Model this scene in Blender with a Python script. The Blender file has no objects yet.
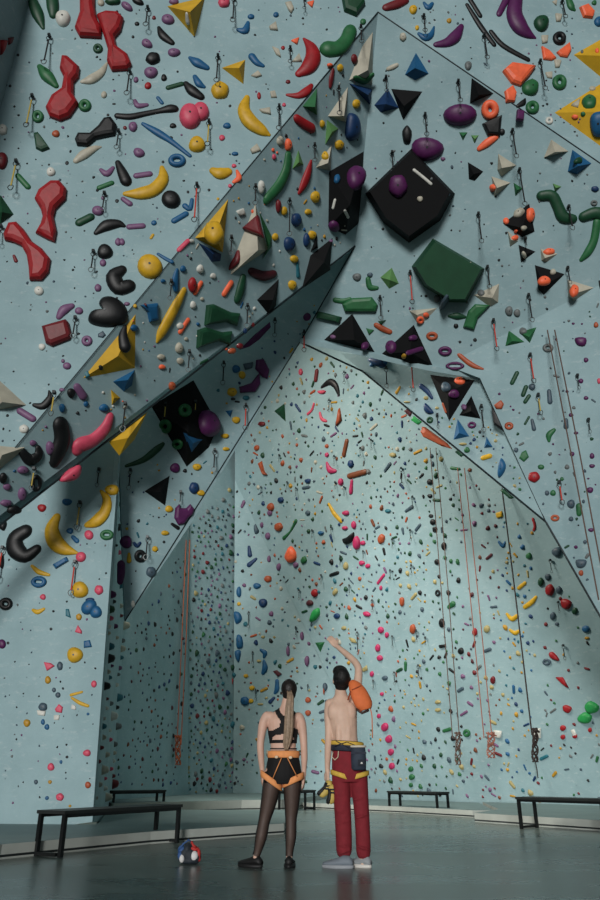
import bpy, math, random
from mathutils import Vector, Matrix
random.seed(7)
sc = bpy.context.scene
COL = sc.collection
# ---------------------------------------------------------------- camera
PITCH = math.radians(24.2); FPX = 720.0; CAM = Vector((0, 0, .82))
cd = bpy.data.cameras.new('camera'); cam = bpy.data.objects.new('camera', cd); COL.objects.link(cam)
cam.location = CAM; cam.rotation_euler = (math.radians(90)+PITCH, 0, 0)
cd.sensor_fit = 'VERTICAL'; cd.sensor_height = 36; cd.lens = 36*FPX/900; cd.clip_end = 200
sc.camera = cam
sc.view_settings.view_transform = 'Standard'; sc.view_settings.look = 'None'
sc.view_settings.gamma = 1; sc.view_settings.exposure = 0.0; sc.view_settings.use_curve_mapping = False

def ray(u, v):
    a = (u-300)/FPX; b = (v-450)/FPX
    return Vector((a, math.cos(PITCH)+b*math.sin(PITCH), math.sin(PITCH)-b*math.cos(PITCH)))
def P(u, v, y):
    d = ray(u, v); return CAM + d*(y/d.y)
def Z(u, v, z):
    d = ray(u, v); return CAM + d*((z-CAM.z)/d.z)
def mkplane(a, b, c):
    n = (b-a).cross(c-a).normalized()
    if n.dot(CAM-a) < 0: n = -n
    return (a, n)
def on(pl, u, v, h=0.0):
    d = ray(u, v); a = pl[0]+pl[1]*h
    return CAM + d*((a-CAM).dot(pl[1])/d.dot(pl[1]))
def zc(p):
    d = p-CAM; return d.y*math.cos(PITCH)+d.z*math.sin(PITCH)

# ---------------------------------------------------------------- materials
def lin(c):
    return tuple(((x/255)/12.92 if x/255 <= .04045 else ((x/255+.055)/1.055)**2.4) for x in c)+(1,)
MATS = {}
def mat(name, rgb, rough=.6, metal=0, var=.12, scale=6, bump=0.0, spec=.4):
    if name in MATS: return MATS[name]
    m = bpy.data.materials.new(name); m.use_nodes = True
    nt = m.node_tree; N = nt.nodes; L = nt.links
    b = N['Principled BSDF']; b.inputs['Roughness'].default_value = rough; b.inputs['Metallic'].default_value = metal
    b.inputs['Specular IOR Level'].default_value = spec
    tc = N.new('ShaderNodeTexCoord'); no = N.new('ShaderNodeTexNoise'); no.inputs['Scale'].default_value = scale
    no.inputs['Detail'].default_value = 4
    L.new(tc.outputs['Object'], no.inputs['Vector'])
    mr = N.new('ShaderNodeMapRange'); mr.inputs['From Min'].default_value = .3; mr.inputs['From Max'].default_value = .7
    mr.inputs['To Min'].default_value = 1-var; mr.inputs['To Max'].default_value = 1+var
    L.new(no.outputs['Fac'], mr.inputs['Value'])
    mx = N.new('ShaderNodeVectorMath'); mx.operation = 'SCALE'; mx.inputs[0].default_value = lin(rgb)[:3]
    L.new(mr.outputs['Result'], mx.inputs['Scale']); L.new(mx.outputs['Vector'], b.inputs['Base Color'])
    if bump:
        bp = N.new('ShaderNodeBump'); bp.inputs['Strength'].default_value = bump; bp.inputs['Distance'].default_value = .02
        L.new(no.outputs['Fac'], bp.inputs['Height']); L.new(bp.outputs['Normal'], b.inputs['Normal'])
    MATS[name] = m; return m

def wall_mat():
    m = bpy.data.materials.new('painted_wall'); m.use_nodes = True
    nt = m.node_tree; N = nt.nodes; L = nt.links; b = N['Principled BSDF']
    b.inputs['Roughness'].default_value = .75; b.inputs['Specular IOR Level'].default_value = .25
    tc = N.new('ShaderNodeTexCoord')
    n1 = N.new('ShaderNodeTexNoise'); n1.inputs['Scale'].default_value = .9; n1.inputs['Detail'].default_value = 8; n1.inputs['Roughness'].default_value = .65
    n2 = N.new('ShaderNodeTexNoise'); n2.inputs['Scale'].default_value = 5; n2.inputs['Detail'].default_value = 8; n2.inputs['Roughness'].default_value = .7
    mp = N.new('ShaderNodeMapping'); mp.inputs['Scale'].default_value = (1, 1, 2.2)
    L.new(tc.outputs['Object'], n1.inputs['Vector']); L.new(tc.outputs['Object'], mp.inputs['Vector']); L.new(mp.outputs['Vector'], n2.inputs['Vector'])
    r1 = N.new('ShaderNodeValToRGB'); r1.color_ramp.elements[0].position = .32; r1.color_ramp.elements[1].position = .68
    r1.color_ramp.elements[0].color = lin(WALL0); r1.color_ramp.elements[1].color = lin(WALL1)
    L.new(n1.outputs['Fac'], r1.inputs['Fac'])
    # chalk scuffs
    r2 = N.new('ShaderNodeValToRGB'); r2.color_ramp.elements[0].position = .56; r2.color_ramp.elements[1].position = .72
    r2.color_ramp.elements[0].color = (0, 0, 0, 1); r2.color_ramp.elements[1].color = (.45, .45, .45, 1)
    L.new(n2.outputs['Fac'], r2.inputs['Fac'])
    mx = N.new('ShaderNodeMix'); mx.data_type = 'RGBA'; L.new(r2.outputs['Color'], mx.inputs['Factor'])
    L.new(r1.outputs['Color'], mx.inputs[6]); mx.inputs[7].default_value = lin((190, 203, 203))
    # grid of bolt sockets
    vo = N.new('ShaderNodeTexVoronoi'); vo.inputs['Scale'].default_value = 4.2; vo.inputs['Randomness'].default_value = .75
    L.new(tc.outputs['Object'], vo.inputs['Vector'])
    lt = N.new('ShaderNodeMath'); lt.operation = 'LESS_THAN'; lt.inputs[1].default_value = .055; L.new(vo.outputs['Distance'], lt.inputs[0])
    m3 = N.new('ShaderNodeMath'); m3.operation = 'MULTIPLY'; m3.inputs[1].default_value = .35; L.new(lt.outputs[0], m3.inputs[0])
    m2 = N.new('ShaderNodeMix'); m2.data_type = 'RGBA'; L.new(m3.outputs[0], m2.inputs['Factor'])
    L.new(mx.outputs[2], m2.inputs[6]); m2.inputs[7].default_value = lin((40, 60, 66))
    L.new(m2.outputs[2], b.inputs['Base Color'])
    bp = N.new('ShaderNodeBump'); bp.inputs['Strength'].default_value = .25; bp.inputs['Distance'].default_value = .02
    L.new(n2.outputs['Fac'], bp.inputs['Height']); L.new(bp.outputs['Normal'], b.inputs['Normal'])
    MATS['painted_wall'] = m; return m
WALL0 = (133, 160, 165); WALL1 = (150, 177, 182)
WM = wall_mat()
HC = dict(dkgreen=(20,66,42), green=(38,98,58), ltgreen=(88,132,78), red=(148,26,32), dkred=(104,26,32), maroon=(74,28,36),
    black=(15,17,19), grey=(98,104,104), cream=(172,168,152), white=(200,200,192), mauve=(112,78,112), purple=(80,28,78),
    yellow=(198,156,34), gold=(172,130,36), blue=(26,86,128), navy=(20,52,92), teal=(36,100,114), pink=(200,74,98), hotpink=(172,44,90),
    orange=(236,104,66), rust=(160,76,44), brown=(112,60,34), brightgreen=(40,146,74), slate=(64,82,94), tan=(158,146,98))
CW = dict(dkgreen='dark green', green='green', ltgreen='pale green', red='red', dkred='deep red', maroon='maroon', black='black', grey='grey',
    cream='cream', white='white', mauve='mauve', purple='purple', yellow='yellow', gold='mustard yellow', blue='blue', navy='navy blue', teal='teal',
    pink='pink', hotpink='hot pink', orange='bright orange', rust='rust orange', brown='brown', brightgreen='bright green', slate='slate grey', tan='tan')
for k, c in HC.items():
    if k == 'black': mat('volume_black', (9, 10, 12), .75, spec=.2, scale=4)
    mat('hold_'+k, c, rough=.5, var=.16, scale=9, bump=.15)
    mat('volume_'+k, c, rough=.62 if k != 'black' else .7, var=.14, scale=4, bump=.1, spec=.3)
mat('bolt_steel', (52,55,56), .4, .6)
mat('carabiner_steel', (104,108,108), .45, .6)
mat('sling_black', (22,22,24), .8); mat('sling_red', (176,58,44), .8); mat('sling_yellow', (170,150,70), .8)

# ---------------------------------------------------------------- object helpers
def mesh_obj(name, V, F, m, parent=None, smooth=False, mats=None, fm=None):
    me = bpy.data.meshes.new(name); me.from_pydata([tuple(v) for v in V], [], F)
    if mats:
        for x in mats: me.materials.append(x)
        if fm: me.polygons.foreach_set('material_index', fm)
    else: me.materials.append(m)
    if smooth: me.polygons.foreach_set('use_smooth', [True]*len(me.polygons))
    me.update()
    o = bpy.data.objects.new(name, me); COL.objects.link(o)
    if parent: o.parent = parent
    return o
def recenter(o, c):
    c = Vector(c); o.data.transform(Matrix.Translation(-c)); o.location = c
def tag(o, label, cat, group=None):
    o['label'] = label; o['category'] = cat
    if group: o['group'] = group
    return o
def empty(name, loc):
    o = bpy.data.objects.new(name, None); COL.objects.link(o); o.location = loc; o.empty_display_size = .1; return o
class MB:
    def __init__(s): s.V = []; s.F = []
    def add(s, V, F):
        n = len(s.V); s.V += [Vector(v) for v in V]; s.F += [tuple(i+n for i in f) for f in F]; return s
    def box(s, a, b):
        x0,y0,z0 = a; x1,y1,z1 = b
        return s.add([(x0,y0,z0),(x1,y0,z0),(x1,y1,z0),(x0,y1,z0),(x0,y0,z1),(x1,y0,z1),(x1,y1,z1),(x0,y1,z1)],
              [(0,3,2,1),(4,5,6,7),(0,1,5,4),(1,2,6,5),(2,3,7,6),(3,0,4,7)])
    def hexa(s, q, h):      # quad q extruded by vector h
        h = Vector(h); q = [Vector(x) for x in q]; n = len(q)
        return s.add(q+[x+h for x in q], [tuple(range(n))[::-1], tuple(range(n, 2*n))]+[(i,(i+1)%n,n+(i+1)%n,n+i) for i in range(n)])
    def tube(s, pts, rs, n=8, closed=False, ell=None):
        pts = [Vector(p) for p in pts]; k = len(pts); V = []; F = []
        if not hasattr(rs, '__len__'): rs = [rs]*k
        prev = None
        for i, p in enumerate(pts):
            t = (pts[(i+1) % k]-pts[i-1]) if closed else (pts[min(i+1, k-1)]-pts[max(i-1, 0)])
            t = t.normalized() if t.length > 1e-9 else Vector((0,0,1))
            if prev is None:
                a = Vector((0,0,1)).cross(t)
                if a.length < .1: a = Vector((1,0,0)).cross(t) if abs(t.x) < .9 else Vector((0,1,0)).cross(t)
                if ell: a = Vector((1,0,0))-t*t.x
                a.normalize()
            else:
                a = prev-t*prev.dot(t); a.normalize()
            prev = a; b = t.cross(a)
            r = rs[i]; ra, rb = (r if hasattr(r, '__len__') else (r, r))
            for j in range(n):
                w = 2*math.pi*j/n; V.append(p+a*(ra*math.cos(w))+b*(rb*math.sin(w)))
        m = k if closed else k-1
        for i in range(m):
            for j in range(n):
                F.append((i*n+j, i*n+(j+1) % n, ((i+1) % k)*n+(j+1) % n, ((i+1) % k)*n+j))
        if not closed: F.append(tuple(range(n))[::-1]); F.append(tuple(range((k-1)*n, k*n)))
        return s.add(V, F)
    def ball(s, c, r, n=12, m=8, rot=None):
        c = Vector(c); rx, ry, rz = r if hasattr(r, '__len__') else (r, r, r); V = []; F = []
        R = rot.to_matrix() if rot else Matrix.Identity(3)
        for i in range(m+1):
            t = math.pi*i/m
            for j in range(n):
                w = 2*math.pi*j/n; V.append(c+R @ Vector((rx*math.sin(t)*math.cos(w), ry*math.sin(t)*math.sin(w), rz*math.cos(t))))
        for i in range(m):
            for j in range(n): F.append((i*n+j, (i+1)*n+j, (i+1)*n+(j+1) % n, i*n+(j+1) % n))
        return s.add(V, F)
    def build(s, name, m, parent=None, smooth=False):
        return mesh_obj(name, s.V, s.F, m, parent, smooth)
def catmull(pts, sub=4, closed=False):
    n = len(pts); out = []
    rng = range(n) if closed else range(n-1)
    for i in rng:
        p0 = pts[(i-1) % n] if closed else pts[max(i-1, 0)]; p1 = pts[i]
        p2 = pts[(i+1) % n]; p3 = pts[(i+2) % n] if closed else pts[min(i+2, n-1)]
        for k in range(sub):
            t = k/sub
            out.append(tuple(.5*((2*b)+(-a+c)*t+(2*a-5*b+4*c-d)*t*t+(-a+3*b-3*c+d)*t**3) for a, b, c, d in zip(p0, p1, p2, p3)))
    if not closed: out.append(tuple(pts[-1]))
    return out

# ---------------------------------------------------------------- wall planes
P1 = P(0, 470, 9.8); P2 = P(378, 12, 8.9)
pA = mkplane(P1, P2, P(600, 163, 10.0))
X = P(355, 246, 11.4)
pB = mkplane(P1, P2, X)
pC = mkplane(P2, X, P(600, 163, 10.0))
pI = mkplane(on(pC, 445, 365), on(pC, 600, 285), P(600, 615, 13.2))
pD = mkplane(P(0, 822, 12.1), P(93, 812, 12.0), P(118, 470, 11.6))
pD2 = mkplane(P(93, 808, 12.0), P(112, 808, 19.5), P(118, 470, 11.6))
pE = mkplane(on(pC, 300, 342), P(125, 620, 12.9), P(118, 470, 12.0))
pF = mkplane(P(112, 795, 19.5), P(188, 795, 24.2), P(190, 525, 23.1))
G1l, G1r = P(187, 795, 24.3), P(233, 796, 26.0)
pG1 = mkplane(G1l, G1r, P(190, 525, 23.2))
pG2 = mkplane(P(233, 796, 26.0), P(337, 798, 25.2), P(235, 480, 24.6))
pG = mkplane(P(335, 798, 25.2), P(600, 806, 18.4), P(235, 480, 24.6))
pH = mkplane(on(pC, 480, 378), on(pI, 546, 522), P(362, 371, on(pC, 362, 371).y+1.0))
pL = mkplane(on(pA, 30, 0), on(pA, 0, 110), P(-60, 0, on(pA, 0, 0).y-1.4))
PL = dict(A=pA, B=pB, C=pC, D=pD, E=pE, F=pF, G=pG, H=pH, I=pI, K=pG1, L=pL, M=pD2, N=pG2)

def slab(name, pts, n, th=.12, m=None):
    """panel: front polygon pts, thickness behind it"""
    s = MB().hexa(pts, -n*th); o = s.build(name, m or WM); o['kind'] = 'structure'; return o
def facepts(pl, lst): return [on(pl, u, v) for u, v in lst]
a_far = Vector((0, 0, 0))
slab('wall_upper_overhang', facepts(pA, [(-10, 478.2), (378, 12), (600, 163), (760, 272), (900, 272), (900, -160), (-100, -160), (30, 0), (0, 110), (-10, 146)]), pA[1])
eL = [on(pA, 40, -36.7), on(pA, -10, 146)]
slab('wall_upper_side', [on(pL, 41, -40), on(pL, -10, 146), on(pL, -90, 160), on(pL, -90, -60)], pL[1])
slab('wall_prow_underside', [on(pB, -110, 599), P1+(P1-P2)*.28, P2, X], pB[1])
# closing lip behind the lower edge of the prow
slab('wall_right_overhang', facepts(pC, [(378, 12), (600, 163), (698, 230), (696, 235), (600, 285), (445, 365), (480, 378), (430, 367), (385, 357), (345, 350), (300, 342), (355, 246)]), pC[1], .1)
slab('wall_right', [on(pI, *q) for q in [(445, 365), (480, 378), (546, 522), (600, 615), (700, 790), (800, 790), (800, 300), (696, 235), (600, 285)]], pI[1], .1)
slab('wall_right_underside', facepts(pH, [(480, 378), (546, 522), (450, 444), (400, 400), (362, 371), (340, 353), (385, 358), (430, 367)]), pH[1], .08)
slab('wall_hanging_prow', facepts(pE, [(300, 342), (190, 525), (125, 621), (122, 540), (118, 420), (150, 360), (240, 270), (345, 200), (356, 240)]), pE[1], .1)
dR = [P(93, 812, 12.0), P(118, 470, 11.6)]; dd = (dR[1]-dR[0])
slab('wall_left', [on(pD, -120, 850), on(pD, 92.2, 822), on(pD, 118, 470), on(pD, 122, 415), on(pD, -120, 440)], pD[1], .1)
slab('wall_left_return', [on(pD2, 92.2, 822), on(pD2, 111, 822), on(pD2, 125, 621), on(pD2, 127, 470), on(pD2, 130, 400), on(pD2, 121, 430), on(pD2, 118, 470)], pD2[1], .08)
f0, f1 = P(112, 795, 19.5), P(187, 795, 24.3)
slab('wall_recess', [on(pF, 100, 825), on(pF, 188, 815), on(pF, 188, 500), on(pF, 187, 470), on(pF, 110, 300)], pF[1], .1)
slab('wall_back_left', [on(pG1, 187, 812), on(pG1, 233, 812), on(pG1, 235, 480), on(pG1, 235, 380), on(pG1, 190, 430)], pG1[1], .1)
slab('wall_back_middle', [on(pG2, 233, 812), on(pG2, 335, 812), on(pG2, 335, 690), on(pG2, 235, 480)], pG2[1], .1)
slab('wall_back', [on(pG, 335, 812), on(pG, 700, 820), on(pG, 700, 330), on(pG, 500, 180), on(pG, 235, 150), on(pG, 235, 480), on(pG, 335, 690)], pG[1], .1)
# dark metal edge trims running along the folds of the overhang
trim = mat('edge_trim', (28, 40, 44), .5, .3)
def trimline(a, b, r=.012, name='trim_edge'):
    o = MB().tube([a, b], r, 6).build(name, trim); o['kind'] = 'structure'; return o
trimline(on(pA, -10, 478.2), P2); trimline(P2, on(pA, 700, 231)); 
trimline(on(pB, -10, 533), X, .018); trimline(on(pI, 546, 522), on(pI, 700, 790), .02); trimline(on(pC, 480, 378), on(pI, 546, 522), .012)
trimline(on(pE, 300, 342), on(pE, 125, 621), .012); trimline(on(pH, 362, 371), on(pH, 546, 522), .02); trimline(X, on(pC, 300, 342), .014)
trimline(on(pC, 300, 342), on(pH, 362, 371), .02)
# pale ledge strip under the right overhang
st = [(300, 343), (345, 352), (385, 361), (430, 371), (480, 379)]
V = []; 
s = MB()
for i in range(len(st)-1):
    a = on(pC, *st[i], .05); b = on(pC, *st[i+1], .05); c = on(pC, st[i+1][0], st[i+1][1]-5, .05); d = on(pC, st[i][0], st[i][1]-5, .05)
    s.hexa([a, b, c, d], -pC[1]*.14)
o = s.build('trim_ledge', WM); o['kind'] = 'structure'

# ceiling, hall shell behind
ceil = mat('ceiling_paint', (70, 84, 88), .9)
o = MB().box((-14, -8, 19), (14, 32, 19.3)).build('ceiling', ceil); o['kind'] = 'structure'
o = MB().box((-14, 31.6, 0), (14, 32, 19)).build('wall_rear', ceil); o['kind'] = 'structure'
o = MB().box((-14.3, -8, 0), (-14, 32, 19)).build('wall_outer_left', ceil); o['kind'] = 'structure'
o = MB().box((14, -8, 0), (14.3, 32, 19)).build('wall_outer_right', ceil); o['kind'] = 'structure'

# ---------------------------------------------------------------- floor and mats
def floor_mat():
    m = bpy.data.materials.new('polished_concrete'); m.use_nodes = True
    nt = m.node_tree; N = nt.nodes; L = nt.links; b = N['Principled BSDF']
    tc = N.new('ShaderNodeTexCoord'); n1 = N.new('ShaderNodeTexNoise'); n1.inputs['Scale'].default_value = .8; n1.inputs['Detail'].default_value = 9; n1.inputs['Roughness'].default_value = .6
    n1.inputs['Distortion'].default_value = .8
    mp = N.new('ShaderNodeMapping'); mp.inputs['Scale'].default_value = (.7, 1.6, 1); L.new(tc.outputs['Object'], mp.inputs['Vector']); L.new(mp.outputs['Vector'], n1.inputs['Vector'])
    r = N.new('ShaderNodeValToRGB'); r.color_ramp.elements[0].position = .34; r.color_ramp.elements[1].position = .7
    r.color_ramp.elements[0].color = lin((72, 84, 82)); r.color_ramp.elements[1].color = lin((116, 126, 120))
    e = r.color_ramp.elements.new(.5); e.color = lin((92, 104, 100))
    L.new(n1.outputs['Fac'], r.inputs['Fac']); L.new(r.outputs['Color'], b.inputs['Base Color'])
    r2 = N.new('ShaderNodeMapRange'); r2.inputs['To Min'].default_value = .16; r2.inputs['To Max'].default_value = .42
    L.new(n1.outputs['Fac'], r2.inputs['Value']); L.new(r2.outputs['Result'], b.inputs['Roughness'])
    return m
FM = floor_mat()
o = MB().box((-14, -20, -.2), (14, 32, 0)).build('floor', FM); o['kind'] = 'structure'
MT = mat('mat_vinyl', (104, 124, 124), .5, 0, .1, 2); MF = mat('mat_edge', (168, 174, 168), .6, 0, .08, 3); ML = mat('mat_seam', (26, 34, 36), .7)
def crashmat(pts, z0, z1, label, seams=True):
    """pts: footprint, first k edges are visible fronts"""
    n = len(pts); V = [Vector((p.x, p.y, z0)) for p in pts]+[Vector((p.x, p.y, z1)) for p in pts]
    F = [tuple(range(n, 2*n))]+[(i, (i+1) % n, n+(i+1) % n, n+i) for i in range(n)]
    fm = [0]+[1]*n
    o = mesh_obj('crash_mat', V, F, None, mats=[MT, MF], fm=fm)
    tag(o, label, 'mat')
    # dark seam line along the front edge
    s = MB()
    zz = z0+(z1-z0)*.22
    for i in range(n-1):
        a = Vector((pts[i].x, pts[i].y, zz)); b = Vector((pts[i+1].x, pts[i+1].y, zz))
        if (b-a).length > .2: s.tube([a, b], .012, 4)
    s.build('seam', ML, o)
    return o
def wb(pl, u, v): p = on(pl, u, v)+pl[1]*.06; return Vector((p.x, p.y, 0))
m1 = [Z(-90, 873, 0), Z(0, 859.5, 0), Z(150, 844, 0), Z(284, 834, 0), Vector((-.18, 14.6, 0)), Vector((-.18, 16.6, 0)), Vector((-3.95, 16.6, 0)), wb(pD2, 94, 818)+Vector((.03, 0, 0)), wb(pD, 92, 823)+Vector((.1, -.1, 0)), wb(pD, -118, 845)]
crashmat(m1, 0, .14, 'grey landing mat running along the left wall behind the long bench')
q = [Vector((-4.0, 17.2, 0)), Vector((-1.4, 19.2, 0)), Vector((-.1, 19.6, 0)), Vector((0, 20.9, 0)), wb(pG2, 333, 798), wb(pG2, 236, 796.5), wb(pG1, 231, 796.5), wb(pG1, 190, 796), wb(pF, 185, 796), wb(pF, 116, 797), Vector((-4.6, 18.5, 0))]
crashmat(q, 0, .24, 'thick landing mat at the foot of the left part of the back wall')
m4 = [Vector((.08, 20.9, 0)), Z(400, 813, 0), Z(473, 817.5, 0), Vector((4.0, 16.6, 0)), wb(pG, 480, 801.5), wb(pG, 338, 798.5)]
crashmat(m4, 0, .13, 'landing mat at the foot of the back wall behind the middle bench')
m3 = [Z(475, 822, 0), Z(600, 831, 0), Z(690, 838, 0), wb(pG, 695, 812), wb(pG, 484, 802), Vector((4.1, 16.6, 0))]
crashmat(m3, 0, .15, 'pale edged landing mat at right behind the right bench')
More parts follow.
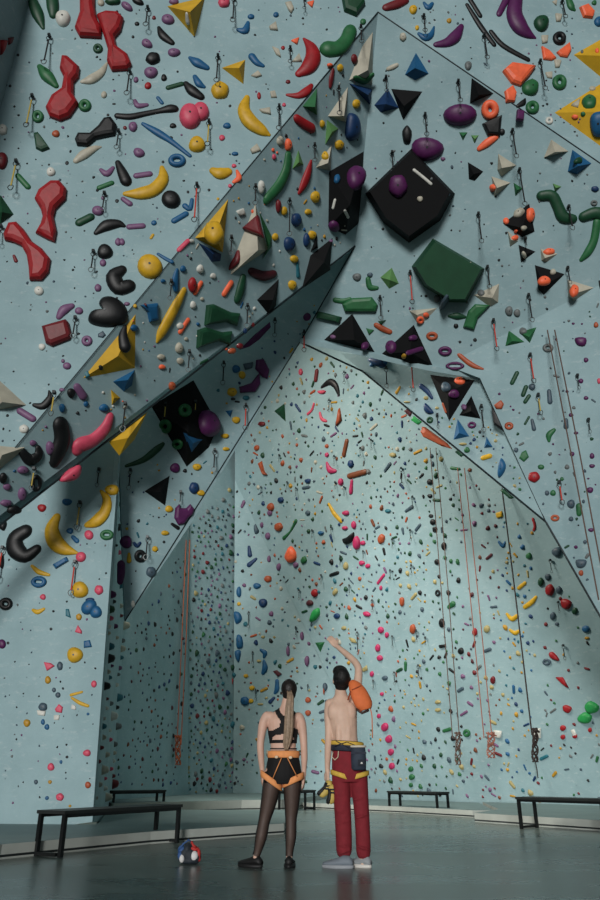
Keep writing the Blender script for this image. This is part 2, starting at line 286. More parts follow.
# low concrete strip filling the corner behind the first mat
# ---------------------------------------------------------------- climbing holds, volumes, quickdraws: measured positions on each wall panel
# @X panel | O colour x y w h [angle] round  | S colour x y r ... curved | R ring | P angular (some white ones are paper tags) | D smooth outline | V volume base / apex height | X box volume | Q quickdraw
DATA = """
@L
P red 0 40 6 40 3 50 0 55
P dkred 8 38 13 37 11 43 8 45
@A
V yellow 166 5 206 -5 195 38 / 190 12 .35 | mustard pyramid at the top edge of the picture
V yellow 220 67 246 58 244 85 / 239 68 .2 | small yellow pyramid over the ridged banana
V yellow 572 54 600 38 640 30 640 96 600 77 / 608 56 .3 | upper of the two yellow pyramids at the right edge
V yellow 552 112 600 82 645 84 645 175 600 147 / 610 112 .35 | lower of the two yellow pyramids at the right edge
V cream -8 372 28 405 -8 411 / 2 402 .25 | cream pyramid at the left edge of the overhang
V cream -8 444 25 447 6 464 -8 478 / 2 455 .2 | cream pyramid at the lower left corner of the overhang
V dkgreen 0 192 15 214 0 225 -10 215 / 2 212 .15 | dark green pyramid at the left edge
S dkgreen 33 2 5 38 15 6 43 28 2
S dkgreen 52 -3 6 53 8 6 53 15 4
S green 17 -2 2.5 20 3 2.5
O white 63 19 15 16 | pale round hold beside the highest red dumbbell
O cream 101 3 7 7
T red 80 -6 95 -6 95 8 97 20 102 30 101 39 80 38 75 29 80 14 | red dumbbell hold cut by the top edge
T red 97 17 106 13 118 14 124 20 121 32 115 39 117 48 128 56 132 66 128 71 112 72 107 62 108 50 103 34 | tall red dumbbell hold second from the top
T red 62 58 68 58 80 69 79 78 74 84 74 96 79 105 70 118 60 122 50 118 46 109 52 97 62 90 64 78 60 70 | red dumbbell hold with a small upper lobe
T red 51 182 60 182 67 190 66 200 56 210 54 218 57 232 55 243 47 240 36 234 41 225 43 218 41 210 35 200 39 191 | red dumbbell hold leaning right above the white dot
T red 4 235 9 224 17 223 25 231 33 243 43 250 51 260 49 273 42 281 30 281 29 268 27 256 22 247 13 243 5 241 | red dumbbell hold lying diagonally at the left edge
S green 40 67 3 47 76 6.5 56 86 3
R dkgreen 98 49 10 10
S cream 82 82 2 91 80 5 101 73 4 107 63 1
R green 85 106 13 13
R green 38 117 12 13
P dkgreen 34 134 38 133 43 139 50 149 42 152 36 149
O rust 56 134 8 7
O white 3 130 9 11
O cream 104 95 6 7
O darkdot 18 55 3 3
O darkdot 6 85 3 3
O darkdot 10 86 3 3
O darkdot 108 115 3 3
O darkdot 114 104 4 2
O dkred 125 128 4 4
O black 137 24 5 4
O black 133 37 3 3
O black 117 12 3 3
T black 75 140 78 134 90 134 98 127 104 119 111 118 117 126 115 136 105 138 96 140 88 147 77 146 | black dumbbell hold under the red dumbbells
S cream 76 161 3 84 155 5 94 149 3.5 101 147 1
S black 117 116 3 130 117 3.5 145 114 3 160 111 3 170 109 4.5 175 109 4 | long thin black hold touching the pink double hold
S mauve 135 101 2 138 106 3 147 105 2
O mauve 133 127 9 10
O mauve 136 80 5 6
O mauve 127 7 13 7 35
O dkgreen 113 2 16 7
O black 138 2 13 6 20
O mauve 147 44 12 8 30
O black 153 59 15 12 -10
O mauve 151 73 14 11
O mauve 174 53 13 8
S black 159 28 2 163 36 4.5 172 43 3
O mauve 168 20 13 10 20
O red 148 86 7 7
O dkred 154 18 4 4
O black 164 78 6 7
S dkgreen 168 88 2.5 175 86 2.5 182 84 2.5
S black 186 84 3 192 91 5.5 201 97 4
S blue 158 98 2 162 103 2
S blue 195 77 2.5 199 84 4 204 87 2
S blue 190 58 2 197 63 5 207 68 3
S blue 143 124 2 158 133 4 172 142 3 190 156 2 | long blue spindle hold under the pink double hold
R blue 177 161 18 14
O pink 190 117 21 26 -20 | large pink lobe hold beside the long black one
O pink 201 112 17 18
O yellow 197 145 17 16
O yellow 220 91 18 17 | yellow ball hold left of the yellow banana
O blue 227 126 8 6
O darkdot 230 106 3 3
O pink 222 138 6 6
O black 173 126 7 5
O darkdot 171 138 4 4
O mauve 174 2 10 6
S white 187 14 2 188 22 3
O pink 224 3 12 10
S blue 238 30 2 245 31 4 248 23 2
O blue 251 17 7 5
O blue 276 15 6 5
P orange 291 41 299 38 297 45
O dkred 288 82 5 4
O red 259 96 4 7
O red 283 48 4 4
S blue 252 57 4 257 63 3.5 263 66 2
P cream 285 3 291 2 294 9 291 14 288 10
P cream 269 27 276 22 278 31 270 30
P cream 272 47 279 50 281 58 276 55
P cream 251 76 258 71 262 76 256 78
P cream 270 92 275 91 277 98 271 98
P cream 259 110 270 108 271 115 262 113
P cream 250 150 257 144 261 151 252 154
P cream 292 62 299 54 302 62
O pink 284 105 4 4
S yellow 247 98 3 244 110 6.5 250 122 8 262 131 6 269 135 2 | ridged yellow banana hold on the upper overhang
S yellow 213 171 4 220 174 6.5 228 172 4.5
S red 304 39 1.5 311 48 6 313 58 8 308 68 7.5 299 74 4 | fat red banana hold beside the green bean hold
S red 287 95 1.5 298 96 3.5 306 92 4.5 311 86 2.5
S green 328 50 9 338 49 8 346 41 7 350 32 7 | big green bean hold near the ridge
P dkgreen 341 -4 344 12 356 17 365 5 362 -5
S dkred 386 8 4 396 5 5 405 1 4
O green 363 22 6 6
O yellow 413 10 8 9
P orange 307 3 314 1 312 8
S blue 424 3 1.5 428 8 3 432 4 2
O yellow 417 28 4 5
O gold 449 21 5 5
S blue 419 34 2 425 38 4 431 35 3 434 27 1
S purple 436 45 3 447 43 5 455 37 6 461 27 3 | purple sausage hold by the ridge
S black 467 5 2 480 26 3 494 45 2.5 | long black bar hold, left of the pair
S black 470 0 2.5 480 16 2.5
S black 491 32 2.5 503 46 3 528 60 2.5 | long black bar hold, right of the pair
S purple 499 14 3 506 0 3.5
S purple 517 -3 6 514 14 8.5 519 27 9 527 34 6 535 38 1.5 | large purple crescent hold at the top
O dkgreen 541 24 15 16
R black 559 39 14 14
S green 568 -2 3 571 7 4 574 10 2
P orange 579 8 587 5 594 13 592 19 583 18
O green 594 3 5 5
O blue 598 22 8 10
P cream 541 36 548 36 547 43 542 44
P cream 555 14 562 15 560 22 556 22
P cream 554 60 561 61 559 68 555 68
P cream 545 73 552 72 552 79 547 78
P cream 552 2 557 0 556 6
T orange 541 47 549 51 556 59 551 61 543 60
T orange 556 53 569 43 571 51 567 58 560 57
T orange 502 72 511 64 535 68 528 78 520 87 511 84 | orange star-shaped hold
P orange 504 92 512 86 516 94 514 103 506 102
D green 530 80 537 83 538 89 535 95 529 96 523 93 522 86
R green 559 83 15 16
R green 532 108 14 14
S black 518 106 2 523 103 3 525 99 1
P purple 517 110 524 112 523 121 516 120
O grey 468 66 7 9
R white 549 121 8 8
O orange 597 51 4 4
O grey 582 52 3 3
D blue 590 118 596 112 606 114 606 134 596 137 591 130
O green 589 103 15 12
P cream 571 106 580 100 578 108
O orange 575 117 7 5
O green 583 114 5 5
O cream 592 89 7 4
O dkred 2 161 12 17
S green 18 176 3 28 187 3
O darkdot 67 163 4 4
O white 51 172 9 9
S dkred 14 256 1.5 16 261 2
O white 39 291 10 9 | white round hold under the left diagonal red dumbbell
S green 99 188 2.5 112 183 2.5
S dkgreen 79 223 4 91 217 4
S mauve 101 170 2 107 174 3.5 113 168 2
S black 118 163 3 122 172 5 126 181 6
S mauve 136 176 3 150 174 3
O mauve 139 153 12 9 20
S mauve 123 199 2.5 130 204 3
O mauve 98 211 12 10
O mauve 103 198 4 4
O darkdot 117 201 4 4
S black 96 233 2.5 106 226 6 118 224 4.5 124 226 2
S mauve 129 227 3 143 226 3
O mauve 118 242 6 8
O mauve 122 242 6 7
O black 105 252 16 15
O mauve 103 263 7 7
S black 122 270 5 114 277 8 119 288 8 129 286 7 | black C-shaped hold above the heart-shaped one
O mauve 98 288 7 8
D black 88 319 91 313 98 312 103 314 102 309 99 304 103 298 112 297 122 302 128 312 126 322 114 327 101 327 91 324 | black heart-shaped hold
O mauve 139 12 1 1
O yellow 150 267 25 25 | big yellow ball hold with a groove
S blue 158 254 1.5 166 259 2 172 262 2
S pink 179 250 2.5 188 241 2.5
S blue 174 221 3 186 214 3
S blue 185 206 3 190 209 2.5 192 200 2
O black 171 200 19 18 | black round hold beside the yellow crescent
O blue 154 223 6 5
S yellow 151 238 1.5 153 235 1.5
O darkdot 163 162 3 3
O darkdot 188 192 3 3
S yellow 125 194 2.5 140 194 6.5 154 190 7 163 179 6 162 168 2.5 | smooth yellow crescent hold above the big yellow ball
O pink 234 166 5 4
S orange 234 182 2 239 178 3 237 171 1.5
O darkdot 209 190 3 3
O pink 230 186 4 4
O yellow 218 199 3 3
O blue 235 154 7 4
S mauve 59 317 3 64 310 5 72 306 3
O mauve 79 311 9 7
T dkred 42 327 66 320 69 323 72 336 70 340 52 347 46 344 | deep red square hold on the lower overhang
O white 42 347 7 7
R mauve 87 341 11 11
P slate 98 334 103 331 106 335 103 338 98 337
O mauve 67 366 9 7
O mauve 63 361 4 4
S black 34 405 2 43 406 4 50 398 3.5 49 391 1
S mauve 20 411 3.5 33 419 3.5
O white 24 429 10 9
O mauve 62 390 6 4
O mauve 127 304 6 4
O yellow 135 306 4 4
S dkred 145 304 1 146 305 1
@B
V yellow 109 442 148 412 135 440 120 456 / 128 438 .12 | double yellow pyramid hanging off the lower edge of the prow
V yellow 139 308 138 370 78 382 / 118 356 .13 | large yellow pyramid straddling the lower ridge
V blue 112 382 136 369 133 386 124 393 / 128 380 .2 | blue pyramid under the large yellow one
V yellow 111 388 122 398 112 407 / 114 398 .1 | tiny yellow pyramid left of the lower quickdraw
V yellow 230 196 224 254 194 238 / 215 236 .22 | yellow pyramid on the middle of the ridge
V navy 197 241 223 254 222 262 212 263 / 213 254 .15 | navy pyramid under the yellow ridge pyramid
V cream 256 201 269 250 240 269 230 276 232 262 / 258 250 .35 | tall cream pyramid with a red triangle on it
V green 258 205 273 235 273 246 262 262 268 250 / 269 246 .12 | green pyramid behind the tall cream one
V cream 363 43 374 28 374 87 348 81 / 368 70 .2 | beige pyramid just left of the vertical fold
V navy 348 82 374 88 371 106 / 368 95 .2 | navy pyramid under the beige one at the fold
V green 318 86 318 116 302 106 / 315 107 .18 | green pyramid right of the green bean
V cream 349 84 347 123 327 116 / 344 116 .2 | cream pyramid with a quickdraw in front
V ltgreen 327 118 340 128 325 146 / 332 132 .15 | pale green pyramid left of the blue teardrop
V cream 333 142 332 172 315 168 / 328 163 .15 | small cream pyramid with a yellow dot hold on it
V ltgreen 299 148 305 165 292 170 / 299 162 .12 | small pale green pyramid beside the green cucumber
V black 329 170 365 149 364 182 360 224 346 236 328 228 / 350 205 .45 | tall black volume left of the vertical fold
V black 318 232 319 248 310 253 / 316 246 .1 | tiny black pyramid among blue drops
V black 334 236 331 270 301 290 310 255 / 324 262 .25 | black pyramid on the lower edge of the prow
V black 280 277 277 306 268 315 256 300 / 273 300 .2 | black pyramid beside the maroon log
P dkred 259 216 264 238 243 230 | red triangle lying on the tall cream pyramid
P blue 140 305 157 303 158 320 149 322 147 312 | blue block hold right of the large yellow pyramid
O yellow 214 233 20 22 | yellow dished hold on the yellow ridge pyramid
O darkdot 101 368 4 5
S black 125 326 2 123 336 4.5 125 347 6 | black drop hold on the large yellow pyramid
O blue 134 328 7 7
P teal 84 372 88 371 90 376 86 378
O dkred 354 59 6 10
O yellow 340 68 6 8
S green 356 78 3 365 81 3.5 372 75 3
S dkred 333 70 2 331 79 3 330 87 2
O orange 330 65 5 4
O yellow 356 104 7 10
D navy 349 113 356 116 359 128 357 138 350 141 345 136 346 122 | navy teardrop hold high on the prow
O yellow 322 124 5 8
O yellow 339 145 9 10
O yellow 325 156 8 8
S red 297 119 4.5 304 124 5 311 128 5 | red log hold near the ridge
O cream 280 141 7 10
O orange 288 145 7 13
O pink 274 157 4 6
O white 261 187 6 14
S green 288 155 4 286 170 5 279 185 5.5 268 198 5 266 201 4 | long green cucumber hold
S red 311 161 1.5 308 172 4 304 183 4.5 299 193 2 | long red pepper-shaped hold right of the green cucumber
O purple 356 178 19 23 | purple ball hold on the tall black volume
O purple 334 226 11 10
O blue 337 179 6 9
S white 335 200 1.5 333 208 1.5
S white 345 211 1.5 348 217 1.5
O yellow 315 197 9 12
O yellow 308 212 7 6
O yellow 312 235 8 9
O navy 296 220 10 14
O navy 289 244 11 15
O navy 306 240 6 14
O dkred 278 206 5 14
O orange 273 150 3 4
S dkred 238 252 2 236 261 4 228 269 2
P white 236 211 243 208 245 214 239 216
O white 200 269 7 9
O white 213 276 6 6
S maroon 252 272 4.5 263 276 5 273 274 4 | maroon log hold under the tall cream pyramid
S dkgreen 243 277 3.5 240 290 5 237 300 4 | dark green pod hold left of the maroon log
S orange 231 283 3 224 294 3
O red 192 285 8 16
S orange 201 283 2.5 195 293 2.5
S blue 177 270 2 175 281 4 176 290 3
O blue 183 269 6 7
O blue 163 281 5 4
S yellow 184 290 3 176 305 5 168 320 5.5 161 333 5 157 342 1.5 | long yellow banana hold standing upright on the prow
O yellow 294 259 8 8
O yellow 292 285 8 10
O yellow 275 237 6 8
O yellow 284 211 6 9
O white 191 241 6 4
O darkred 0 0 0 0
S teal 297 262 1.5 298 276 2.5
O black 71 393 8 10
S mauve 77 387 4 83 396 4.5
O blue 62 408 6 9
O blue 86 404 5 6
S black 60 424 8 62 438 8.5 58 452 8 54 463 5 | tall black bean hold low on the prow
S pink 110 416 4 105 428 6 93 440 7 80 445 8 77 450 6 | large pink bone-shaped hold
O blue 104 408 10 8
D pink 61 482 60 478 66 472 76 465 81 466 80 474 74 480 | pink dome hold on the lower edge of the prow
S black 22 452 4 30 460 6 38 455 5 38 448 3
O mauve 23 470 12 8
O mauve 33 443 7 6
O mauve 50 448 9 14
O mauve 22 494 9 13
O mauve 7 487 8 7
O black 3 478 8 11
R black 36 483 12 18
O mauve 6 503 12 7
O black 14 510 15 9
T dkgreen 206 305 213 304 230 312 239 313 236 326 225 322 204 325 | upper of the two dark green fin holds
T dkgreen 197 330 205 327 222 332 231 331 229 345 218 341 196 348 | lower of the two dark green fin holds
O white 180 326 7 7
S orange 188 320 2.5 180 332 2.5
O cream 179 348 8 11
O cream 161 357 8 6
O cream 180 361 7 7
O orange 162 367 7 5
O white 193 305 6 8
O rust 172 386 7 9
O cream 186 339 4 4
O cream 202 299 4 4
O dkgreen 237 297 6 6
O navy 245 331 4 6
O dkred 253 325 3 5
S dkgreen 201 363 1.5 207 360 1.5
O rust 232 351 8 6 -20
O dkred 240 346 6 6
O orange 226 349 3 3
@E
V black 150 405 194 378 220 425 210 448 187 468 / 188 432 .5 | big black volume with green discs
V black 171 474 166 507 143 491 / 160 492 .2 | small black pyramid on the hanging prow
V blue 184 433 204 440 192 455 / 193 443 .08 | blue triangle resting on the big black volume
V blue 224 410 234 409 231 419 / 230 413 .06 | tiny blue pyramid among yellow holds
V purple 237 352 254 335 272 320 273 326 260 340 249 348 / 257 334 .15 | dark purple wedge volume under the edge
O blue 126 425 9 9
O tan 115 441 9 9
R green 185 411 14 14
R green 166 426 14 15
R green 178 444 12 11
O purple 208 424 18 28 -25 | purple oval hold on the big black volume
S dkgreen 126 466 1.5 143 460 3 156 450 3.5 163 444 2 | long dark green blade hold
O purple 175 468 10 10
O yellow 197 467 9 7
O navy 194 488 10 12
O yellow 201 493 8 6
T purple 175 508 179 504 180 508 186 508 190 504 194 509 192 515 188 518 184 524 178 525 174 518 | purple heart-like hold near the free edge of the prow
O yellow 169 509 8 7
S black 172 524 1.5 178 528 2
O yellow 165 533 8 5
O yellow 155 549 6 6
O darkdot 164 542 3 3
O slate 151 572 10 11
O white 133 604 4 7
O blue 236 369 8 8
P slate 243 364 253 362 252 368 245 370
T purple 256 360 263 359 269 370 267 379 262 377 255 369 | upper purple star hold on the hanging prow
O yellow 242 375 7 8
T purple 239 387 251 383 259 373 260 384 255 392 240 393 | lower purple winged hold on the hanging prow
O yellow 232 392 10 9
O teal 246 398 7 5
O black 233 399 5 3
O yellow 236 420 8 7
O yellow 225 436 8 5
O yellow 226 449 7 4
O purple 126 542 12 13
S purple 121 564 4 121 574 4 120 582 3
S yellow 129 554 1.5 129 561 2.5
R black 140 556 12 13
S navy 134 543 1.5 137 546 2 140 543 1.5
@D
S black 26 531 7 16 538 8 16 549 9 26 556 7 37 549 5 | large black C-shaped hold in the shadow of the prow
O black 3 524 8 14
O black 2 562 5 14
R black 6 604 14 13
S yellow 57 517 4 52 529 7 55 541 8 64 549 6.5 77 553 1.5 | left of the two yellow banana holds on the lower wall
S yellow 101 491 1.5 107 500 4.5 105 512 6 97 521 6.5 87 525 3 | right of the two yellow banana holds on the lower wall
O yellow 112 490 14 11
O blue 67 502 10 7
O blue 70 531 7 6
S blue 73 537 2 77 541 2.5
O pink 89 535 9 10
R green 107 535 14 11
O pink 81 557 10 11
P blue 53 565 67 557 69 561 56 569 | blue brick hold under the left banana
S yellow 32 566 1.5 39 572 2.5 49 575 1.5
R blue 39 582 16 12
O yellow 80 590 17 17 | yellow ball hold with a red quickdraw beside it
O pink 99 590 9 10
O pink 43 597 6 6
O navy 90 600 9 5
O red 42 508 9 8
S yellow 33 610 1.5 38 612 2.5 44 609 1.5
P teal 66 609 69 609 71 618 66 616
O gold 79 617 6 7
O blue 89 607 17 14 -40 | largest blue dome hold on the lower wall
O blue 96 612 12 13
P pink 75 632 78 625 82 631 82 634
O purple 2 644 8 10
O darkdot 8 643 3 3
P blue 84 641 90 640 92 647 84 648
O yellow 75 655 16 16 | lone yellow ball hold in the middle of the lower wall
P pink 44 662 51 663 55 666 47 671
O slate 60 666 6 9
O gold 48 680 6 8
O pink 94 684 6 7
O slate 54 690 4 5
O slate 58 695 5 6
S yellow 71 695 1.5 82 692 1.2
S yellow 72 698 1.2 80 703 1.8 88 706 1.5
O slate 43 707 9 9
P pink 55 709 59 704 63 707 62 713 56 712
O blue 88 714 3 3
O gold 27 723 7 8
O blue 43 722 4 6
O blue 47 727 5 6
O darkdot 51 629 3 3
O pink 87 753 8 7
O blue 61 762 3 4
O black 67 757 3 3
O pink 51 767 7 8
O slate 36 782 4 5
O gold 50 782 4 4
O rust 88 785 6 7
O blue 47 798 4 4
O pink 60 797 8 8
O gold 70 806 3 3
P white 37 710 46 711 45 716 38 715
P white 54 715 60 715 59 720 54 720
P white 72 704 76 706 76 710 71 709
@C
O cream 403 37 7 9
S cream 388 69 2 393 67 2.5 397 65 2
V blue 416 51 404 75 415 81 430 74 / 415 68 .22 | blue pyramid highest on the right overhang
V navy 388 87 373 105 380 113 400 108 / 386 104 .2 | navy pyramid tucked behind the black triangle
V black 390 87 424 90 403 121 / 404 106 .22 | black triangle volume beside the navy pyramid
O black 407 135 10 19
O purple 427 149 33 24 | purple oval hold touching the black box volume
O purple 460 115 33 23 | purple oval hold under the ridge
V black 471 76 495 93 469 104 / 479 95 .2 | black pyramid touching the ridge
R orange 490 110 18 20
P black 482 124 502 115 500 136 487 135 | black wedge hold between two orange ones
S orange 479 149 2.5 487 143 4 496 137 3
O black 502 132 6 7
V green 458 131 469 131 463 142 / 463 136 .07 | smaller left of two tiny green pyramids
V ltgreen 470 134 480 134 474 144 / 475 139 .07 | paler right of two tiny green pyramids
V cream 551 138 543 158 570 151 / 555 152 .2 | pale pyramid with speckled holds by the ridge
V blue 572 148 567 172 577 175 593 163 / 578 166 .22 | blue pyramid at the right by the ridge
O dkgreen 578 161 8 6
X black 411 152 450 192 437 216 409 236 386 218 370 192 / .38 | large black box volume with a purple ball
X dkgreen 435 242 481 269 465 299 450 299 427 285 416 267 / .36 | large dark green box volume
O purple 398 186 19 23 | purple ball hold on the black box volume
S white 414 170 1.5 424 178 1.5 431 184 1.5
O cream 420 199 6 6
V ltgreen 392 266 400 284 389 290 379 277 / 390 280 .15 | light green pyramid left of the dark green box
O grey 357 277 9 8
S green 368 279 2.5 370 287 3 377 288 2
O slate 370 275 6 5
V black 467 160 485 171 475 182 468 180 / 474 174 .12 | small black pyramid under the orange pods
V cream 498 152 518 165 502 177 497 170 / 502 168 .2 | upper cream pyramid of the stacked pair
V cream 491 175 512 182 494 198 / 497 188 .2 | lower cream pyramid of the stacked pair with orange tip
O orange 493 188 5 8
V green 513 181 524 188 515 197 / 517 190 .1 | small green pyramid under the stacked cream pair
V ltgreen 552 182 563 186 555 193 / 556 188 .08 | small pale green pyramid above the green snake
S dkgreen 541 196 5 552 196 5.5 558 207 5.5 563 217 6 573 219 4.5 | dark green snake-shaped hold
S dkgreen 583 217 5 595 213 6 606 216 6 | dark green bean hold at the right edge
S green 597 222 4 594 240 4 588 252 4 581 260 2 | long green tail hold at the right edge
V black 530 201 536 232 522 238 501 223 / 523 228 .2 | black pyramid with cream and orange spots, topmost of three
V cream 507 229 520 241 510 248 / 511 240 .12 | cream and orange pyramid under the topmost spotted black one
V black 518 243 538 251 521 264 / 522 255 .12 | smallest and middle of three spotted black pyramids
V cream 540 247 560 253 547 263 541 261 / 545 258 .12 | cream pyramid with an orange top
V black 534 263 567 273 544 296 538 290 / 544 285 .2 | lowest of the three spotted black pyramids
V cream 567 278 596 287 574 302 568 297 / 573 294 .2 | cream pyramid with an orange oval at right
O cream 519 213 13 8 -35
O orange 530 215 7 15
O orange 506 221 6 7
O cream 524 228 5 5
O orange 516 231 4 3
O orange 515 238 7 5
O cream 524 255 4 7
O orange 549 252 12 6
O orange 544 281 13 9
O cream 553 272 6 6
O orange 574 291 9 12
V cream 472 295 500 282 499 303 490 308 / 492 298 .18 | cream pyramid right of the dark green box
O grey 481 293 8 6
T green 468 311 475 304 490 305 478 318 474 330 463 327 | angular green hold under the dark green box
S dkgreen 449 316 1.5 457 316 3.5 465 317 1.5
O grey 437 299 7 8
O slate 446 300 6 9
O black 456 326 5 5
O grey 509 311 8 10
O grey 517 313 7 8
V cream 408 310 440 307 420 328 / 417 315 .15 | cream pyramid with orange rings
R orange 420 320 8 8
O orange 426 315 6 5
R rust 432 336 12 9
R purple 445 351 14 10
R purple 455 366 19 9
S rust 454 350 2 465 360 2.5 474 366 2.5 483 369 1
S green 335 300 2.5 343 301 2.5 350 299 2
T green 342 304 352 298 372 297 378 305 376 312 345 312 | broad green slab hold over the black triangles
P dkgreen 318 311 342 317 340 323 316 318
P dkgreen 378 321 386 320 381 325
P green 366 328 374 330 369 335
S rust 376 325 2.5 383 329 3 390 332 2.5
O purple 307 317 8 8
V black 352 312 376 353 322 340 / 354 340 .3 | left of the two black triangles above the ledge
O purple 365 346 7 8
O mauve 333 337 6 4
O rust 328 346 9 4
O rust 344 348 4 3
V black 380 354 414 323 434 366 410 367 / 410 352 .3 | right of the two black triangles above the ledge
O purple 391 347 11 13
O purple 413 338 8 6
S purple 408 353 2.5 421 349 2.5
O gold 404 356 5 5
V green 508 328 504 347 527 342 / 512 341 .1 | left half of the pale green wedge pair
V green 517 331 538 325 530 344 / 529 337 .1 | right half of the pale green wedge pair
O grey 523 331 8 6
O darkdot 426 296 3 3
O darkdot 383 229 3 3
O rust 435 132 1 1
O mauve 443 159 5 4
O slate 452 167 3 4
O darkdot 530 300 3 3
O grey 545 297 3 3
O navy 595 189 8 6
R grey 594 203 7 6
P black 598 281 604 279 604 290 600 289
O darkdot 475 340 4 4
O darkdot 460 342 3 3
@H
V black 428 373 477 379 449 424 / 448 392 .2 | big black triangle under the pale ledge
V black 471 393 482 420 457 416 / 471 411 .12 | smaller black triangle under the pale ledge
O slate 446 387 10 9
O orange 460 381 11 7
O purple 454 394 11 9
S rust 443 404 1.5 446 412 1.5
O mauve 464 407 5 6
R purple 472 425 9 7
V blue 457 416 471 437 452 441 / 459 433 .1 | larger blue triangle low on the right underside
V blue 486 435 494 448 483 449 / 487 444 .08 | smaller blue triangle low on the right underside
D blue 501 458 506 465 504 473 499 478 498 470 | blue leaf hold near the point of the underside
S navy 421 386 2.5 427 391 2.5 432 398 1.5
D navy 425 403 429 406 434 413 428 414 424 409
S yellow 483 458 2.5 490 456 2.5
O tan 463 444 8 3
O green 467 450 6 6
R dkgreen 430 420 7 7
O tan 426 398 5 4
O tan 407 402 7 2
O tan 437 408 4 3
P gold 395 393 400 386 401 388 397 395
P rust 421 431 425 427 447 443 452 449 444 447 424 437
P brightgreen 411 420 414 416 422 422 418 425
P maroon 404 411 407 409 412 413 410 417
P dkgreen 455 452 458 450 464 455 461 457
P dkgreen 500 490 504 489 514 498 510 499
D navy 368 360 375 357 386 361 385 367 376 366
D blue 377 358 386 357 387 364 380 368
O blue 372 365 5 4
@I
R grey 548 348 11 9
D purple 575 338 586 338 585 346 577 345
O purple 586 360 5 5
O purple 581 381 5 5
O purple 586 398 5 4
O purple 571 415 5 4
O purple 576 433 5 3
O purple 592 456 5 6
O purple 592 466 6 4
O purple 572 454 5 5
O purple 590 490 7 6
O purple 591 530 6 4
S dkgreen 512 383 2.2 517 373 2.2
S dkgreen 523 395 2.2 526 387 2.2
S dkgreen 525 402 2 529 396 2
O slate 532 387 7 7
S slate 549 391 2 550 402 2.5
S slate 532 420 1.5 534 429 2.2
S dkgreen 525 424 1.2 529 417 1.2
S green 549 441 1.5 549 435 3 554 430 2
P rust 494 405 501 400 504 404 502 409 496 409 | rust orange block hold at the edge of the right wall
R rust 509 426 9 8
P black 491 405 497 415 504 432 494 425 | black fin hold on the edge of the right wall
P green 522 452 526 450 529 457 524 462 519 458
O green 541 467 7 5
O red 534 477 12 11 | red ball hold near the lower edge of the right wall
O grey 567 467 5 5
O slate 547 493 5 5
O green 553 493 6 6
O green 562 479 4 4
O slate 571 504 8 9
S green 579 506 3 579 514 2.5
O slate 571 519 5 5
R rust 555 518 9 7
D slate 576 560 586 560 586 565 582 568 577 567
O slate 585 542 4 4
O rust 581 573 5 6
O slate 516 450 5 5
S slate 566 420 2 566 427 2.5
O slate 562 421 2 2
O pink 599 381 4 6
O rust 596 325 5 6
@G
S black 322 387 1.5 330 382 3.5 336 386 3.5 339 395 1.5 | black crescent hold high on the back wall
S dkred 317 371 2.5 316 380 2.5
O pink 301 372 4 7
O pink 322 392 8 4
S pink 314 404 1.5 312 410 1.5 308 414 1.5
S pink 320 413 1.5 322 419 2 326 421 1.5
P rust 340 408 342 420 337 426
S brown 347 441 2.6 344 455 2.6 | upright brown block hold
S brown 350 476 3 365 472 3 | lying brown block hold
O maroon 341 413 1 1
S hotpink 327 463 1.5 330 470 3.5 335 471 2
O hotpink 327 455 4 5
O hotpink 341 482 5 8
S hotpink 352 481 1.8 351 492 2.6
O hotpink 346 513 7 5
O hotpink 354 525 5 8
O hotpink 345 528 6 4
O hotpink 357 543 7 14
O hotpink 363 543 5 5
O hotpink 362 563 6 5
O hotpink 368 566 5 5
S hotpink 378 583 1.6 384 575 1.6
O hotpink 381 588 3 5
D black 343 539 348 537 354 532 354 538 351 543 345 544 | black bean hold on the back wall
S yellow 329 504 1.5 334 513 2.5 341 521 2.2 | slim yellow banana hold on the back wall
D rust 378 539 381 534 385 536 384 542 380 544 | rust coloured egg hold in the middle of the back wall
O navy 351 464 6 8
S slate 385 471 1.5 390 464 2
S slate 406 511 1.5 412 507 2
S slate 416 530 1.6 420 525 1.6
O navy 308 481 6 5
O blue 321 533 6 4
D green 301 560 305 556 307 561 303 564
O tan 346 566 5 8
O red 315 593 7 8
D tan 333 592 336 588 338 592 334 596
O tan 393 455 7 5
O teal 388 511 6 4
O black 430 482 6 6
O black 430 496 5 4
O black 433 522 6 6
O black 435 529 5 5
R black 435 530 5 5
O black 437 562 5 6
O black 444 546 5 8
R black 438 593 6 7
O darkdot 431 516 5 4
O blue 292 403 1 1
@N
V dkgreen 285 402 286 423 273 411 / 280 412 .15 | dark green pyramid high on the back wall
S navy 296 405 1.5 300 411 1.5
O rust 257 448 5 6
P rust 259 463 262 461 265 472 268 475 264 475
O rust 271 507 7 8
O rust 279 527 8 9
D orange 287 553 291 546 296 552 296 560 290 563 286 558 | large orange egg hold on the back wall
O rust 268 579 8 7
S green 284 538 2 290 532 1.2 296 521 2 | dark green bone hold beside the orange egg
D slate 254 526 257 524 259 532 255 534
S navy 249 547 1.5 250 555 2.5
S navy 249 565 2.5 256 559 1.5
O blue 257 586 8 6
O green 304 560 5 7
O navy 281 500 6 6
O dkred 262 424 7 5
O mauve 270 513 5 6
O mauve 262 525 3 6
O mauve 268 536 5 7
O mauve 269 559 4 7
O mauve 279 567 4 8
O mauve 296 565 5 6
O slate 308 513 5 5
D blue 234 612 240 613 242 620 236 624 | blue half-dome hold highest of the column
O blue 239 592 5 11
D blue 237 635 242 637 243 647 237 648 | blue half-dome hold in the middle of the column
D blue 235 651 241 651 239 662 236 659 | blue tapering hold lowest of the column
O navy 263 603 9 9
S blue 261 650 1.5 265 653 2.5 264 657 1.5
S blue 264 661 1.5 265 668 3 263 673 2
P maroon 273 671 277 670 282 674 278 677
O blue 245 701 9 9 | navy round hold left of the woman
S blue 277 681 2 277 689 2.5 275 693 1.5
